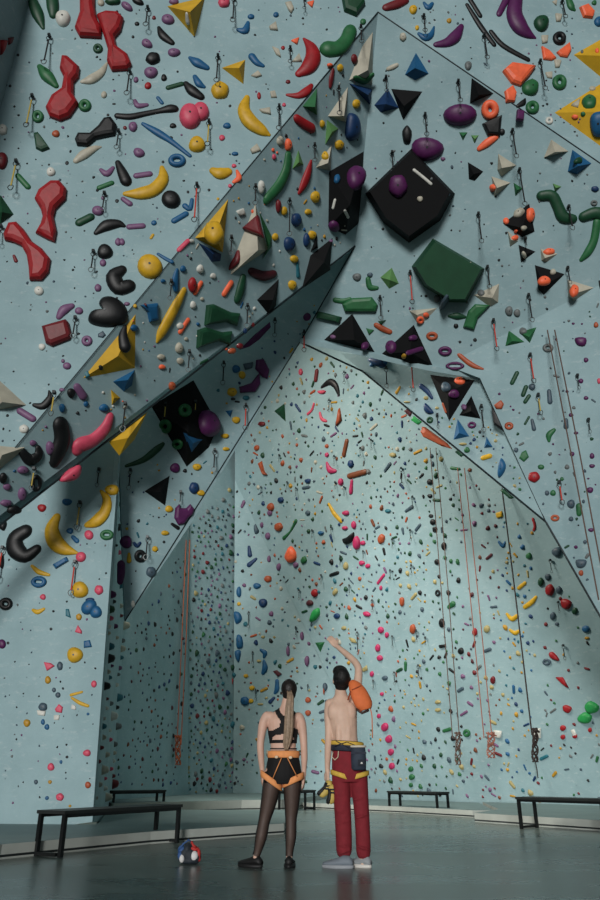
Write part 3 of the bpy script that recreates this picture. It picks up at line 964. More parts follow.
S navy 270 702 2 274 698 1.5
O rust 308 700 6 6 | upper of two rust ball holds between the people
O rust 308 713 6 6 | lower of two rust ball holds between the people
S red 232 680 1.8 231 685 1.5
O teal 234 675 4 5
O dkred 223 742 4 5
O teal 319 592 3 3
D brightgreen 311 618 314 610 319 608 320 614 316 620 311 622 | green faceted blob hold above the raised hand
O navy 337 616 6 6
V green 313 642 326 641 320 655 / 320 645 .06 | green triangle beside the raised hand
O maroon 310 603 7 6
O mauve 307 661 5 11
O mauve 302 636 4 9
O mauve 288 651 4 10
R mauve 291 663 1 1
O yellow 246 676 5 4
O yellow 252 688 6 5
O yellow 251 701 5 5
O yellow 239 604 4 4
O tan 263 637 4 3
O tan 259 661 5 3
O rust 324 690 2 10
O slate 325 687 5 9
O slate 322 720 4 3
@G
P white 494 730 502 731 501 738 495 737
P white 533 729 541 728 541 738 534 737
P white 571 730 574 729 577 735 574 737
O hotpink 367 614 8 5 20
O hotpink 381 630 6 7
O hotpink 387 635 4 6
O hotpink 378 648 5 8
O hotpink 380 658 6 6
O hotpink 372 674 4 6
O hotpink 382 694 4 4
O hotpink 385 727 7 9
O hotpink 389 739 7 8
O hotpink 391 752 6 7
O hotpink 392 766 6 7
O hotpink 379 716 4 5
D rust 400 598 404 598 404 605 401 606
O rust 413 629 6 10
O black 442 623 6 9
P black 439 645 446 644 446 647 440 648
O black 461 651 6 7
S green 449 607 2 453 604 3
P tan 362 669 367 665 368 670 364 672
O slate 385 678 6 5
O tan 344 628 5 4
P tan 349 637 355 639 357 643 352 642
O red 475 632 5 8
O tan 487 629 6 8
O dkred 493 680 5 8
R green 467 733 8 8
O tan 438 702 6 4
O tan 438 710 6 4
S yellow 507 614 1.5 512 619 2.5 517 616 2
S yellow 510 630 1.5 515 633 2.2 519 631 1.5
S yellow 525 607 2.2 532 602 2.5 536 597 1.5
S yellow 519 588 2 525 583 1.8
S blue 499 542 1.5 503 546 2 505 542 1
S blue 507 581 1.5 510 584 1.5
P yellow 496 513 502 511 503 517 497 518
D red 561 600 567 599 572 603 569 609 563 608 | round red hold under the arch at right
O dkgreen 575 611 6 7
R slate 547 662 9 7
D red 549 653 553 652 558 657 559 661 551 658
P red 556 677 563 677 569 688 563 684
D red 563 706 567 705 572 708 569 713 564 711
D brightgreen 585 705 591 701 599 706 597 712 588 713 | upper of the two bright green pillow holds
D brightgreen 578 717 585 712 592 716 589 723 580 722 | lower of the two bright green pillow holds
O red 563 728 6 6
O red 575 736 5 5
O red 590 730 4 5
O red 563 737 5 5
O blue 586 629 8 7 20
O gold 587 638 5 3
O slate 553 616 6 8
O slate 557 624 4 4
O red 550 590 9 12 | red oval hold under the arch
O dkgreen 541 582 6 9
O slate 548 577 6 7
O slate 559 590 6 8
O green 529 556 6 7
S red 533 519 1.5 535 526 1.5 534 530 1.5
O slate 557 552 10 10
S teal 541 759 1.6 547 756 1.6
O green 411 769 5 6
O green 412 777 6 6
O green 411 785 4 5
O slate 549 652 1 1
O brown 470 470 4 4
P rust 415 565 1 1
"""
# quickdraws: x y(top) y(bottom) colour
QD = dict(
A="50 38 64 black;33 98 127 yellow;130 73 95 black;119 133 149 black;17 163 190 yellow;105 195 211 black;94 253 272 black;2 228 243 black;76 319 338 black;148 10 26 black;234 0 22 black;218 58 82 black;279 108 130 black;290 50 63 black;209 123 146 yellow;197 186 222 red;423 18 32 black;483 37 59 black;539 63 90 black;561 3 18 black;304 0 9 black",
B="359 27 43 black;337 88 115 black;313 145 162 black;254 186 205 black;288 200 236 black;53 392 416 yellow;124 403 432 black;33 468 490 yellow;230 237 255 black;170 281 300 black;188 351 372 black;246 305 328 black",
E="165 404 420 yellow;195 402 412 yellow;180 492 504 black;147 537 560 black;223 363 385 black;245 405 430 red;214 450 472 black;130 470 490 black;274 320 337 black;303 332 352 red",
C="386 78 92 black;425 115 136 black;458 82 102 black;392 153 172 black;512 131 158 black;519 170 206 black;478 214 243 black;487 267 289 black;410 272 304 red;528 295 322 black;568 207 230 black;567 268 284 black;493 320 351 red;551 337 341 red;380 297 320 black;347 296 301 black;570 336 353 black;525 239 246 black",
H="412 358 392 red;387 368 388 black;482 406 432 black;438 415 428 black;437 355 372 red",
I="530 355 383 red;538 395 415 yellow;577 376 389 black;588 420 433 black;559 482 505 red;532 405 407 black",
D="81 503 530 yellow;76 562 596 red;4 548 582 red;100 470 487 black",
G="402 468 486 black;413 497 508 black;335 456 466 black;345 487 496 black;332 527 536 black;341 556 565 black;364 551 560 black;393 539 548 black;411 530 541 black;322 575 584 black;350 585 595 black;391 570 580 black;412 565 575 black;336 482 489 black;551 560 573 black;521 495 503 black;393 636 648 black;417 630 642 black;358 632 655 black;564 645 660 black;373 600 612 black;419 665 679 black;559 602 613 black;395 672 685 black;374 680 690 black;426 637 645 black;345 372 384 black;330 400 412 black;361 448 458 black;372 440 450 black",
N="262 487 495 black;280 455 463 black;249 612 628 black;253 652 664 black;288 482 490 black;313 530 538 black;297 488 498 black;230 655 670 black;256 690 700 black;300 590 600 black;296 627 637 black;308 685 692 black",
)
WALLNAME = dict(A='upper overhang', B='slanting prow face', C='right overhang', D='lower left wall', E='hanging prow', G='back wall', N='back wall', K='back wall', I='right wall', H='right underside', L='top left corner', F='recess', M='narrow return')
QW = 18
up = Vector((0, 0, 1))
HOLDS = []     # dict(kind, col, face, c(px), size, geom, phrase)
def parse():
    face = None
    for ln in DATA.strip().split('\n'):
        ln = ln.strip()
        if not ln: continue
        if ln[0] == '@': face = ln[1]; continue
        ph = None
        if '|' in ln: ln, ph = [x.strip() for x in ln.split('|')]
        t = ln.split(); k, col = t[0], t[1]
        if '/' in t: i = t.index('/'); ap = [float(x) for x in t[i+1:]]; t = t[:i]
        else: ap = None
        n = [float(x) for x in t[2:]]
        if k in 'OR':
            if max(n[2], n[3]) < 1.5: continue
            c = (n[0], n[1]); size = math.sqrt(n[2]*n[3])
        elif k == 'S':
            p = [n[i:i+3] for i in range(0, len(n), 3)]
            c = (sum(q[0] for q in p)/len(p), sum(q[1] for q in p)/len(p))
            L = sum(math.dist(p[i][:2], p[i+1][:2]) for i in range(len(p)-1)); size = math.sqrt((L+p[0][2]+p[-1][2])*2*max(q[2] for q in p))
            n = p
        else:
            p = [n[i:i+2] for i in range(0, len(n)-1, 2)]
            if len(p) < 3: continue
            c = (sum(q[0] for q in p)/len(p), sum(q[1] for q in p)/len(p))
            ar = abs(sum(p[i-1][0]*p[i][1]-p[i][0]*p[i-1][1] for i in range(len(p))))/2; size = math.sqrt(ar)
            n = p
        HOLDS.append(dict(k=k, col=col, face=face, c=c, size=size, n=n, ap=ap, ph=ph))
parse()
for h in HOLDS:      # the fold between overhang and vertical right wall
    if h['face'] == 'C' and h['c'][0] > 445 and h['c'][1] > 365-(h['c'][0]-445)*.516-2: h['face'] = 'I'
    if h['face'] == 'N':
        x, y = h['c']
        if y < 482 or x > min(335, 235+(y-480)*100/210)-(8 if h['k'] == 'V' else 1): h['face'] = 'G'

def dome(b, pl, outline, hf, lift=0.0, ang=False, rings=4):
    """closed convex-ish outline in pixels -> dome standing on the panel"""
    base = [on(pl, u, v) for u, v in outline]; n = len(base)
    if lift: base = [p+pl[1]*lift for p in base]
    c = sum(base, Vector())/n
    ext = sum((p-c).length for p in base)/n; Hh = ext*hf
    V = [p-pl[1]*.02 for p in base]; F = []
    prof = [(1, .0), (.93, .45), (.74, .8), (.42, .97)] if not ang else [(1, .25), (.9, .8), (.66, 1.0), (.35, 1.02)]
    for s, h in prof: V += [c+(p-c)*s+pl[1]*(h*Hh) for p in base]
    V.append(c+pl[1]*Hh*(1.02 if not ang else 1.03))
    m = len(prof)+1
    for i in range(m-1):
        for j in range(n): F.append((i*n+j, i*n+(j+1) % n, (i+1)*n+(j+1) % n, (i+1)*n+j))
    for j in range(n): F.append(((m-1)*n+j, (m-1)*n+(j+1) % n, m*n))
    F.append(tuple(range(n))[::-1])
    b.add(V, F); return c, Hh
def plateau(b, pl, outline):
    n = len(outline); ar = sum(outline[i-1][0]*outline[i][1]-outline[i][0]*outline[i-1][1] for i in range(n))/2
    per = sum(math.dist(outline[i-1], outline[i]) for i in range(n)); w = 2*abs(ar)/per; sg = 1 if ar > 0 else -1
    def inset(d):
        out = []
        for i in range(n):
            a, p, c = outline[i-1], outline[i], outline[(i+1) % n]
            e1 = Vector((p[0]-a[0], p[1]-a[1])).normalized(); e2 = Vector((c[0]-p[0], c[1]-p[1])).normalized()
            m = Vector((-e1.y-e2.y, e1.x+e2.x))*sg
            m = m.normalized() if m.length > .1 else Vector((0, 0)); out.append((p[0]+m.x*d, p[1]+m.y*d))
        return out
    hh = w*zc(on(pl, *outline[0]))/FPX; V = []; F = []
    for d, h in ((0, -.02/hh), (.02, .25), (.16, .45), (.42, .56)):
        V += [on(pl, u, v)+pl[1]*(h*hh) for u, v in inset(d*w)]
    for i in range(3):
        for j in range(n): F.append((i*n+j, i*n+(j+1) % n, (i+1)*n+(j+1) % n, (i+1)*n+j))
    F.append(tuple(range(n))[::-1]); F.append(tuple(range(3*n, 4*n)))
    b.add(V, F)
def oval(x, y, w, h, a=0, n=16, jit=.05):
    a = math.radians(a); out = []; ph = random.random()*6; k = random.choice((2, 3, 3, 5))
    for j in range(n):
        t = 2*math.pi*j/n; r = 1+jit*math.sin(k*t+ph)
        p, q = w/2*math.cos(t)*r, h/2*math.sin(t)*r
        out.append((x+p*math.cos(a)-q*math.sin(a), y+p*math.sin(a)+q*math.cos(a)))
    return out
def sweep(b, pl, pts, n=12, lift=0.0):
    p0 = pts[0]; p1 = pts[1]; 
    e = pts
    q = catmull([tuple(p) for p in e], 4)
    # rounded ends
    def ext(a, c):
        d = math.dist(a[:2], c[:2]) or 1; dx, dy = (a[0]-c[0])/d, (a[1]-c[1])/d; r = a[2]
        return [(a[0]+dx*r*s, a[1]+dy*r*s, r*w) for s, w in ((.45, .86), (.78, .55), (.95, .2))]
    q = ext(q[0], q[1])[::-1]+q+ext(q[-1], q[-2])
    cs = [on(pl, u, v)+pl[1]*lift for u, v, r in q]; rs = [r*zc(c)/FPX for (u, v, r), c in zip(q, cs)]
    V = []; F = []; k = len(cs); N = pl[1]
    for i in range(k):
        t = (cs[min(i+1, k-1)]-cs[max(i-1, 0)]).normalized(); s = N.cross(t).normalized()
        for j in range(n):
            w = 2*math.pi*j/n
            V.append(cs[i]+s*(rs[i]*math.cos(w))+N*(rs[i]*(.62*math.sin(w)+.08)))
    for i in range(k-1):
        for j in range(n): F.append((i*n+j, i*n+(j+1) % n, (i+1)*n+(j+1) % n, (i+1)*n+j))
    F.append(tuple(range(n))[::-1]); F.append(tuple(range((k-1)*n, k*n)))
    b.add(V, F)
def ringhold(b, pl, x, y, w, h, lift=0.0):
    n = 18; m = 8; N = pl[1]; V = []; F = []
    c = on(pl, x, y)+N*lift; t = min(w, h)*.2
    for i in range(n):
        a = 2*math.pi*i/n
        pc = on(pl, x+(w/2-t)*math.cos(a), y+(h/2-t)*math.sin(a))+N*lift; d = (pc-c).normalized(); r = t*zc(c)/FPX
        for j in range(m):
            q = 2*math.pi*j/m; V.append(pc+d*(r*math.cos(q))+N*(r*(.9*math.sin(q)+.3)))
    for i in range(n):
        for j in range(m): F.append((i*m+j, i*m+(j+1) % m, ((i+1) % n)*m+(j+1) % m, ((i+1) % n)*m+j))
    b.add(V, F)
# where holds sit on top of volumes they are lifted off the panel
VOLS = [h for h in HOLDS if h['k'] in 'VX']
def inpoly(x, y, p):
    r = False
    for i in range(len(p)):
        (x1, y1), (x2, y2) = p[i-1], p[i]
        if (y1 > y) != (y2 > y) and x < (x2-x1)*(y-y1)/(y2-y1)+x1: r = not r
    return r
def volume(b, h):
    pl = PL[h['face']]
    if 'resting on' in h['ph']:
        lf = lift_for(h); pl = lf[2] if lf else pl
    if h['k'] == 'V':
        au, av, ah = h['ap']; base = [on(pl, u, v) for u, v in h['n']]; n = len(base)
        apex = on(pl, au, av, ah)
        V = [p-pl[1]*.02 for p in base]+[apex]
        F = [tuple(range(n))[::-1]]+[(i, (i+1) % n, n) for i in range(n)]
    else:
        ah = h['ap'][0]; n = len(h['n'])
        top = [on(pl, u, v, ah) for u, v in h['n']]; c = sum(top, Vector())/n
        base = [c+(p-c)*1.16-pl[1]*(ah+.02) for p in top]
        V = base+top; F = [tuple(range(n))[::-1], tuple(range(n, 2*n))]+[(i, (i+1) % n, n+(i+1) % n, n+i) for i in range(n)]
    b.add(V, F); h['V'] = V; h['Fc'] = F
from mathutils import geometry as geo
def lift_for(h):
    """height above the panel of the volume surface seen at this pixel"""
    u, v = h['c']; d = ray(u, v); best = None
    for w in VOLS:
        if w is h or w['face'] != h['face'] or 'V' not in w: continue
        for f in w['Fc'][1:]:
            for k in range(1, len(f)-1):
                r = geo.intersect_ray_tri(w['V'][f[0]], w['V'][f[k]], w['V'][f[k+1]], d, CAM, True)
                if r is not None:
                    e = pl_frame(w, f, k)
                    t = (r-CAM).length
                    if best is None or t < best[0]: best = (t, r, e)
    return best
def pl_frame(w, f, k):
    a, b_, c = w['V'][f[0]], w['V'][f[k]], w['V'][f[k+1]]
    n = (b_-a).cross(c-a).normalized()
    if n.dot(CAM-a) < 0: n = -n
    return (a, n)
SHAPE = dict(O='round', S='curved', R='ring-shaped', P='angular', D='rounded', T='angular')
def sizeword(s): return 'tiny' if s < 5 else 'small' if s < 9 else 'medium' if s < 15 else 'large'
mat('hold_darkdot', (30, 36, 38), .6)
CW['darkdot'] = 'charcoal'
# anchors: things named by a phrase of their own
ANCH = [h for h in HOLDS if h['ph']]
def direction(dx, dy):
    a = math.degrees(math.atan2(dy, dx))
    return ['right of', 'below right of', 'below', 'below left of', 'left of', 'above left of', 'above', 'above right of'][int(((a+22.5) % 360)//45)]
USED = set()
PREFIX = {}
def locate(stem, face, c, maxw=16):
    """a phrase that nobody else carries: stem + relation to the nearest named thing"""
    near = sorted(ANCH, key=lambda a: (a['face'] != face)*60+math.dist(a['c'], c))
    opts = []
    for a in near[:10]:
        if a['c'] == c: continue
        ap = a['ph'].split(',')[0]
        rel = direction(c[0]-a['c'][0], c[1]-a['c'][1])
        d = math.dist(a['c'], c)
        pre = 'just ' if d < 32 else ''
        opts.append(f"{stem} {pre}{rel} the {ap}")
    for o in opts:
        if len(o.split()) <= maxw and o not in USED: USED.add(o); return o
    for w in ('higher', 'lower', 'leftmost', 'rightmost', 'inner', 'outer'):
        for o in opts[:6]:
            q = w+' '+o
            if len(q.split()) <= maxw and q not in USED: USED.add(q); return q
    return opts[0]
# volumes first
for h in HOLDS:
    if h['k'] not in 'VX': continue
    b = MB(); volume(b, h)
    o = b.build('climbing_volume', MATS['volume_'+h['col']])
    c = sum(b.V, Vector())/len(b.V); recenter(o, c); h['obj'] = o
    tag(o, h['ph'], 'climbing volume', 'plywood volumes on the walls'); USED.add(h['ph'])
    # dark screws near the corners are parts
    n = len(h['n']); base = b.V[:n]
    if h['size'] > 22 and h['k'] == 'V':
        ap = b.V[n]
        for i in range(n):
            if h['n'][i][0] < 0 or h['n'][i][0] > 600: continue
            f = (base[i]+base[(i+1) % n]+ap)/3; nn = (base[(i+1) % n]-base[i]).cross(ap-base[i]).normalized()
            if nn.dot(CAM-f) < 0: continue
            MB().tube([f-nn*.004-c, f+nn*.012-c], .022, 8).build('bolt', MATS['bolt_steel'], o)
hs = [h for h in HOLDS if h['k'] not in 'VX' and not (h['face'] == 'X')]
hs.sort(key=lambda h: -h['size'])
smallb = {}
def stuff_b(col): return smallb.setdefault(col, MB())
for idx, h in enumerate(hs):
    pl = PL[h['face']]; lf = lift_for(h); k = h['k']
    if lf: pl = lf[2]
    big = idx < 300
    b = MB() if big else stuff_b(h['col'])
    hf = .62
    if k == 'O':
        if h['col'] == 'darkdot': hf = .3
        dome(b, pl, oval(*h['n']), hf)
    elif k == 'R': ringhold(b, pl, *h['n'][:4])
    elif k == 'S': sweep(b, pl, h['n'])
    elif k == 'P': dome(b, pl, [tuple(p) for p in h['n']], .42, ang=True)
    elif k == 'T': plateau(b, pl, [tuple(p) for p in h['n']])
    elif k == 'D': dome(b, pl, catmull([tuple(p) for p in h['n']], 3, True), .6)
    if not big: continue
    o = b.build('climbing_hold', MATS['hold_'+h['col']], smooth=(k not in 'PT'))
    c = on(pl, *h['c']); recenter(o, c)
    if h['ph']:
        lab = h['ph']
        if len(lab.split()) < 4: lab += ' on the '+WALLNAME[h['face']]
        USED.add(lab)
    else:
        sh = SHAPE[k]
        if k == 'O' and max(h['n'][2], h['n'][3]) > 1.4*min(h['n'][2], h['n'][3]): sh = 'oval'
        if k == 'S' and len(h['n']) == 2: sh = 'straight'
        lab = locate(f"{sizeword(h['size'])} {CW[h['col']]} {sh} hold", h['face'], h['c'])
    tag(o, lab, 'climbing hold', 'climbing holds on the walls')
    if k in 'OD' and h['size'] > 7 and h['face'] != 'G':
        Hh = max((v.co.dot(pl[1]) for v in o.data.vertices))
        MB().tube([pl[1]*(Hh-.012), pl[1]*(Hh+.004)], min(.02, .06*h['size']*zc(c)/FPX), 8).build('bolt', MATS['bolt_steel'], o)

# ---- the crowd of small holds, too many to count
Gp = [((187, 797), (233, 797), (235, 485), (191, 527)), ]
def rnd_hold(face, x, y, w, h, col):
    pl = PL[face]; b = stuff_b(col)
    if face in 'ABCEH':
        lf = lift_for(dict(c=(x, y), face=face)); pl = lf[2] if lf else pl
        if lf and col in ('black', 'darkdot'): b = stuff_b(random.choice(('mauve', 'cream', 'orange', 'slate')))
    r = random.random()
    if r < .7 or w < 3 or face in 'MFK': dome_small(b, pl, x, y, w, h, 1.5 if face == 'M' else .7)
    else:
        a = random.random()*3.14; L = w*.55; R_ = h*.3
        sweep(b, pl, [(x-L*math.cos(a), y-L*math.sin(a), R_), (x+L*math.cos(a), y+L*math.sin(a), R_*.9)], 6)
def dome_small(b, pl, x, y, w, h, hf=.7):
    o = oval(x, y, w, h, random.uniform(-40, 40), 8, .12)
    c = on(pl, x, y); N = pl[1]; tx = Vector((0, 0, 1)).cross(N).normalized(); ty = N.cross(tx); k = zc(c)/FPX
    base = [c+tx*((q[0]-x)*k)+ty*((q[1]-y)*k) for q in o]; n = 8; e = sum((p-c).length for p in base)/n*hf
    V = base+[c+(p-c)*.62+pl[1]*e*.8 for p in base]+[c+pl[1]*e]
    F = [(j, (j+1) % n, n+(j+1) % n, n+j) for j in range(n)]+[(n+j, n+(j+1) % n, 2*n) for j in range(n)]
    b.add(V, F)
taken = [(h['c'], h['size']) for h in HOLDS]
grid = {}
def put(c, s): grid.setdefault((int(c[0]//20), int(c[1]//20)), []).append((c, s))
for c, s in taken: put(c, s)
def free(x, y, s):
    gx, gy = int(x//20), int(y//20)
    for i in (-1, 0, 1):
        for j in (-1, 0, 1):
            for c, q in grid.get((gx+i, gy+j), ()):
                if math.dist(c, (x, y)) < (q+s)*.58+.6: return False
    return True
def gcol(x, y):
    if y > 560 or x > 425:
        if 428 < x < 462: return random.choice('black black green dkgreen slate green dkgreen tan'.split())
        if 462 <= x < 500: return random.choice('mauve dkred grey brown mauve tan slate maroon'.split())
        if 500 <= x < 535: return random.choice('blue gold blue teal tan navy gold'.split())
        if x >= 535: return random.choice('slate grey dkred gold black green'.split())
        if 400 < x <= 428: return random.choice('tan gold slate black green tan'.split())
    return random.choice('black slate grey dkgreen teal tan mauve rust navy dkgreen brown cream slate gold black'.split())
def scatter(face, poly, count, smin, smax, cf=gcol, sq=1.0):
    xs = [p[0] for p in poly]; ys = [p[1] for p in poly]; k = 0; tries = 0
    while k < count and tries < count*12:
        tries += 1
        x, y = random.uniform(min(xs), max(xs)), random.uniform(min(ys), max(ys))
        if not inpoly(x, y, poly): continue
        s = smin+(smax-smin)*random.random()**2.2
        if not free(x, y, s): continue
        put((x, y), s); k += 1
        rnd_hold(face, x, y, s*sq*random.uniform(.8, 1.2), s*random.uniform(.8, 1.3), cf(x, y))
scatter('K', [(188, 793), (232, 793), (234, 485), (192, 526)], 340, 2.4, 6, lambda x, y: random.choice('black slate dkgreen teal tan mauve dkred navy grey green'.split()))
scatter('N', [(234, 793), (333, 793), (334, 690), (236, 486)], 170, 2, 5.5)
scatter('G', [(338, 793), (425, 797), (425, 600), (336, 685), (240, 490), (250, 430), (300, 350), (350, 366), (440, 440), (425, 600)], 700, 2.2, 5.8)
scatter('G', [(426, 796), (465, 798), (462, 470), (428, 442)], 110, 2.5, 6)
scatter('G', [(465, 798), (500, 799), (500, 500), (462, 470)], 90, 2.5, 6)
scatter('G', [(500, 799), (535, 801), (535, 530), (500, 500)], 85, 2.5, 6)
scatter('G', [(535, 801), (600, 804), (600, 650), (545, 545)], 45, 2.5, 5)
scatter('F', [(115, 785), (183, 785), (186, 545), (128, 640)], 170, 2.2, 5, lambda x, y: random.choice('black slate maroon dkgreen navy black brown'.split()))
scatter('M', [(95, 800), (111, 800), (124, 640), (123, 470), (119, 472)], 120, 4, 10, lambda x, y: random.choice('cream white cream black green tan purple dkred teal grey mauve dkgreen pink'.split()))
dk = lambda x, y: random.choice('darkdot darkdot black slate grey mauve'.split())
scatter('A', [(35, 2), (370, 5), (0, 460), (0, 120)], 130, 1.6, 3.2, dk)
scatter('A', [(390, 5), (598, 5), (598, 155)], 45, 1.6, 3.2, dk)
scatter('B', [(370, 30), (350, 240), (5, 515), (5, 475)], 95, 1.8, 4.2, lambda x, y: random.choice('cream white darkdot orange mauve gold blue black'.split()))
scatter('C', [(382, 30), (598, 170), (598, 280), (480, 370), (345, 345), (360, 240)], 70, 1.6, 3, dk)
scatter('D', [(3, 560), (110, 500), (95, 800), (3, 812)], 60, 1.5, 2.6, dk)
scatter('E', [(128, 600), (125, 480), (340, 270), (300, 340)], 60, 1.6, 4.2, lambda x, y: random.choice('gold yellow darkdot navy teal black'.split()))
scatter('I', [(505, 350), (598, 300), (598, 600), (545, 510), (490, 390)], 55, 1.8, 4, lambda x, y: random.choice('slate darkdot purple dkgreen grey'.split()))
scatter('H', [(395, 385), (470, 385), (535, 505)], 35, 1.8, 4, lambda x, y: random.choice('gold tan navy green darkdot'.split()))
# the free lower edges carry a line of holds on the far side of the panels
allV = []; allF = []; fm = []; mlist = []
for i, (col, b) in enumerate(smallb.items()):
    n = len(allV); allV += b.V; allF += [tuple(q+n for q in f) for f in b.F]; fm += [i]*len(b.F); mlist.append(MATS['hold_'+col])
o = mesh_obj('small_climbing_holds', allV, allF, None, smooth=True, mats=mlist, fm=fm)
o['kind'] = 'stuff'; tag(o, 'countless small mixed coloured climbing holds, a few paper tags, scattered over all the wall panels', 'climbing hold')

# ---------------------------------------------------------------- quickdraws
nq = 0
for face, txt in QD.items():
    for it in txt.split(';'):
        x, y0, y1, col = it.split(); x, y0, y1 = float(x), float(y0), float(y1)
        if face == 'N' and (y0 < 482 or x > min(335, 235+(y0-480)*100/210)-1): face_ = 'G'
        else: face_ = face
        if y1-y0 < 6: continue
        pl = PL[face_]
        h = dict(c=(x, y0), face=face_); lf = lift_for(h)
        fp = lf[2] if lf else pl
        top = on(fp, x, y0)+pl[1]*.05
        # length straight down that spans y0..y1
        lo, hi = 0, 3.0
        for _ in range(30):
            m = (lo+hi)/2; q = top-up*m-CAM; z = q.y*math.cos(PITCH)+q.z*math.sin(PITCH); yy = 450-FPX*(q.z*math.cos(PITCH)-q.y*math.sin(PITCH))/z
            if yy < y1: lo = m
            else: hi = m
        L = lo; s = L/.36; nq += 1
        q = empty('quickdraw', top)
        far = face in 'GNI'
        r = .008*min(1.3, max(.8, s)); r = max(r, (.003 if far else .0045)*zc(top)/10)
        cl = min(.11, L*.24)
        def biner(z0, z1, w):
            pts = []
            for i in range(10):
                a = 2*math.pi*i/10; pts.append((w*math.cos(a)*(1.1 if math.sin(a) > 0 else .85), 0, (z0+z1)/2+(z0-z1)/2*math.sin(a)))
            return MB().tube(pts, r*.7, 5, closed=True)
        hb = MB().box((-.022, -.04, -.022), (.022, .03, .022)); hb.build('hanger', MATS['bolt_steel'], q)
        biner(0, -cl, cl*.36).build('carabiner', MATS['bolt_steel'], q)
        MB().box((-r*1.1, -.006, -L+cl*.85), (r*1.1, .006, -cl*.85)).build('sling', MATS['sling_'+col], q)
        biner(-L+cl, -L, cl*.4).build('carabiner', MATS['carabiner_steel' if col == 'black' else 'bolt_steel'], q)
        w = {'black': 'black', 'red': 'red', 'yellow': 'yellowish'}[col]
        tag(q, locate(f'{w} quickdraw hanging', face, (x, (y0+y1)/2)), 'quickdraw', 'quickdraws hanging on the walls')
# ---------------------------------------------------------------- ropes on the walls
def vline(x, y, face, off):
    p = on(PL[face], x, y); return p+PL[face][1]*off
RS = {'rope_brown': (92, 74, 66), 'rope_red': (146, 92, 76), 'rope_dark': (48, 40, 38), 'rope_orange': (164, 82, 46)}
for k, c in RS.items(): mat(k, c, .9)
def px(p):
    q = p-CAM; z = q.y*math.cos(PITCH)+q.z*math.sin(PITCH)
    return 300+FPX*q.x/z, 450-FPX*(q.z*math.cos(PITCH)-q.y*math.sin(PITCH))/z
def rope(m, a, b, y_end, gap, label, bundle=None, face='G', r=.012):
    """a,b pixel ends of the strands; bundle = (x, y0, y1, w)"""
    y = min(on(PL[face], *b).y, on(PL[face], *a).y)-.15
    p0 = P(a[0], a[1], y); p1 = P(b[0], b[1], y)
    s = MB()
    for k in (-1, 1) if gap else (0,):
        g = Vector((gap*k/2, 0, 0)); s.tube([p0+g, p0.lerp(p1, .5)+g*1.1+Vector((.01, 0, 0)), p1+g], r, 6)
    o = s.build('climbing_rope', MATS[m]); recenter(o, p1)
    tag(o, label, 'rope', 'ropes hanging down the walls')
    if bundle:
        x, b0, b1, w = bundle; s = MB(); pa = P(x, b0, y)-p1; pb = P(x, b1, y)-p1; sc_ = zc(p1)/FPX
        for j in range(7):
            pts = []
            for i in range(15):
                t = i/14; pts.append(pa.lerp(pb, t)+Vector((math.sin(t*math.pi*(2+j % 3)+j*1.3)*w*sc_*.36, math.cos(t*9+j)*.05, 0)))
            s.tube(pts, r*.95, 6)
        s.tube([pa+Vector((-w*sc_*.5, 0, -.02)), pa+Vector((0, -.06, -.05)), pa+Vector((w*sc_*.5, 0, -.08))], r*1.6, 6)
        s.build('tied_coil', MATS[m], o)
    return o
rope('rope_brown', (433, 448), (456, 738), 0, .16, 'brown doubled rope on the back wall, leftmost of its three ropes', (458, 732, 765, 7))
rope('rope_red', (461, 468), (488, 738), 0, .18, 'reddish doubled rope on the back wall with a loose red coil', (491, 732, 758, 10))
rope('rope_dark', (502, 488), (532, 735), 0, 0, 'dark single rope on the back wall, coiled at the bottom', (535, 728, 762, 7), r=.017)
MBx = rope('rope_dark', (535, 760), (538, 778), 0, 0, 'loose dark rope end dangling under the rightmost coil', r=.012)
rope('rope_brown', (551, 330), (603, 600), 0, .14, 'brown doubled rope hanging down the right wall', face='I', r=.012)
rope('rope_orange', (188, 540), (179, 745), 0, .12, 'orange doubled rope hanging in the dark recess', (178, 735, 765, 7), face='F', r=.014)
# ---------------------------------------------------------------- benches
BM = mat('bench_metal', (24, 27, 28), .45, .3); BW = mat('bench_top', (34, 38, 38), .5)
def bench(fl, fr, br, bl, h, label):
    c = (fl+fr+br+bl)/4; z0 = fl.z; c.z = z0
    r = empty('bench', c); tag(r, label, 'bench')
    cs = [Vector((p.x-c.x, p.y-c.y, 0)) for p in (fl, fr, br, bl)]
    u = (cs[1]-cs[0]).normalized(); v = (cs[3]-cs[0]).normalized(); th = .045
    s = MB().hexa([p*1.0+((p-Vector())*0.012) for p in cs], (0, 0, .035)); s.V = [x+Vector((0, 0, h-.035)) for x in s.V]; s.build('seat', BW, r)
    for k, p in enumerate(cs):
        a = p+(u if k in (0, 3) else -u)*.03+(v if k in (0, 1) else -v)*.03
        q = [a-u*th/2-v*th/2, a+u*th/2-v*th/2, a+u*th/2+v*th/2, a-u*th/2+v*th/2]
        MB().hexa(q, (0, 0, h-.035)).build('leg', BM, r)
    for i, j in ((0, 3), (1, 2)):
        a, b = cs[i], cs[j]; w = u*.02; q = [a-w+v*.06, a+w+v*.06, b+w-v*.06, b-w-v*.06]
        s = MB().hexa(q, (0, 0, .035)); s.V = [x+Vector((0, 0, .01)) for x in s.V]; s.build('foot_rail', BM, r)
    for i, j in ((0, 1), (3, 2)):
        a, b = cs[i], cs[j]; w = v*(.02 if i == 0 else -.02); q = [a+u*.06+w*.5, b-u*.06+w*.5, b-u*.06+w*2.5, a+u*.06+w*2.5]
        s = MB().hexa(q, (0, 0, .035)); s.V = [x+Vector((0, 0, h-.07)) for x in s.V]; s.build('apron', BM, r)
    return r
def quad(fl, fr, depth):
    d = (fr-fl).normalized(); n = Vector((-d.y, d.x, 0))
    if n.y < 0: n = -n
    return fl, fr, fr+n*depth, fl+n*depth
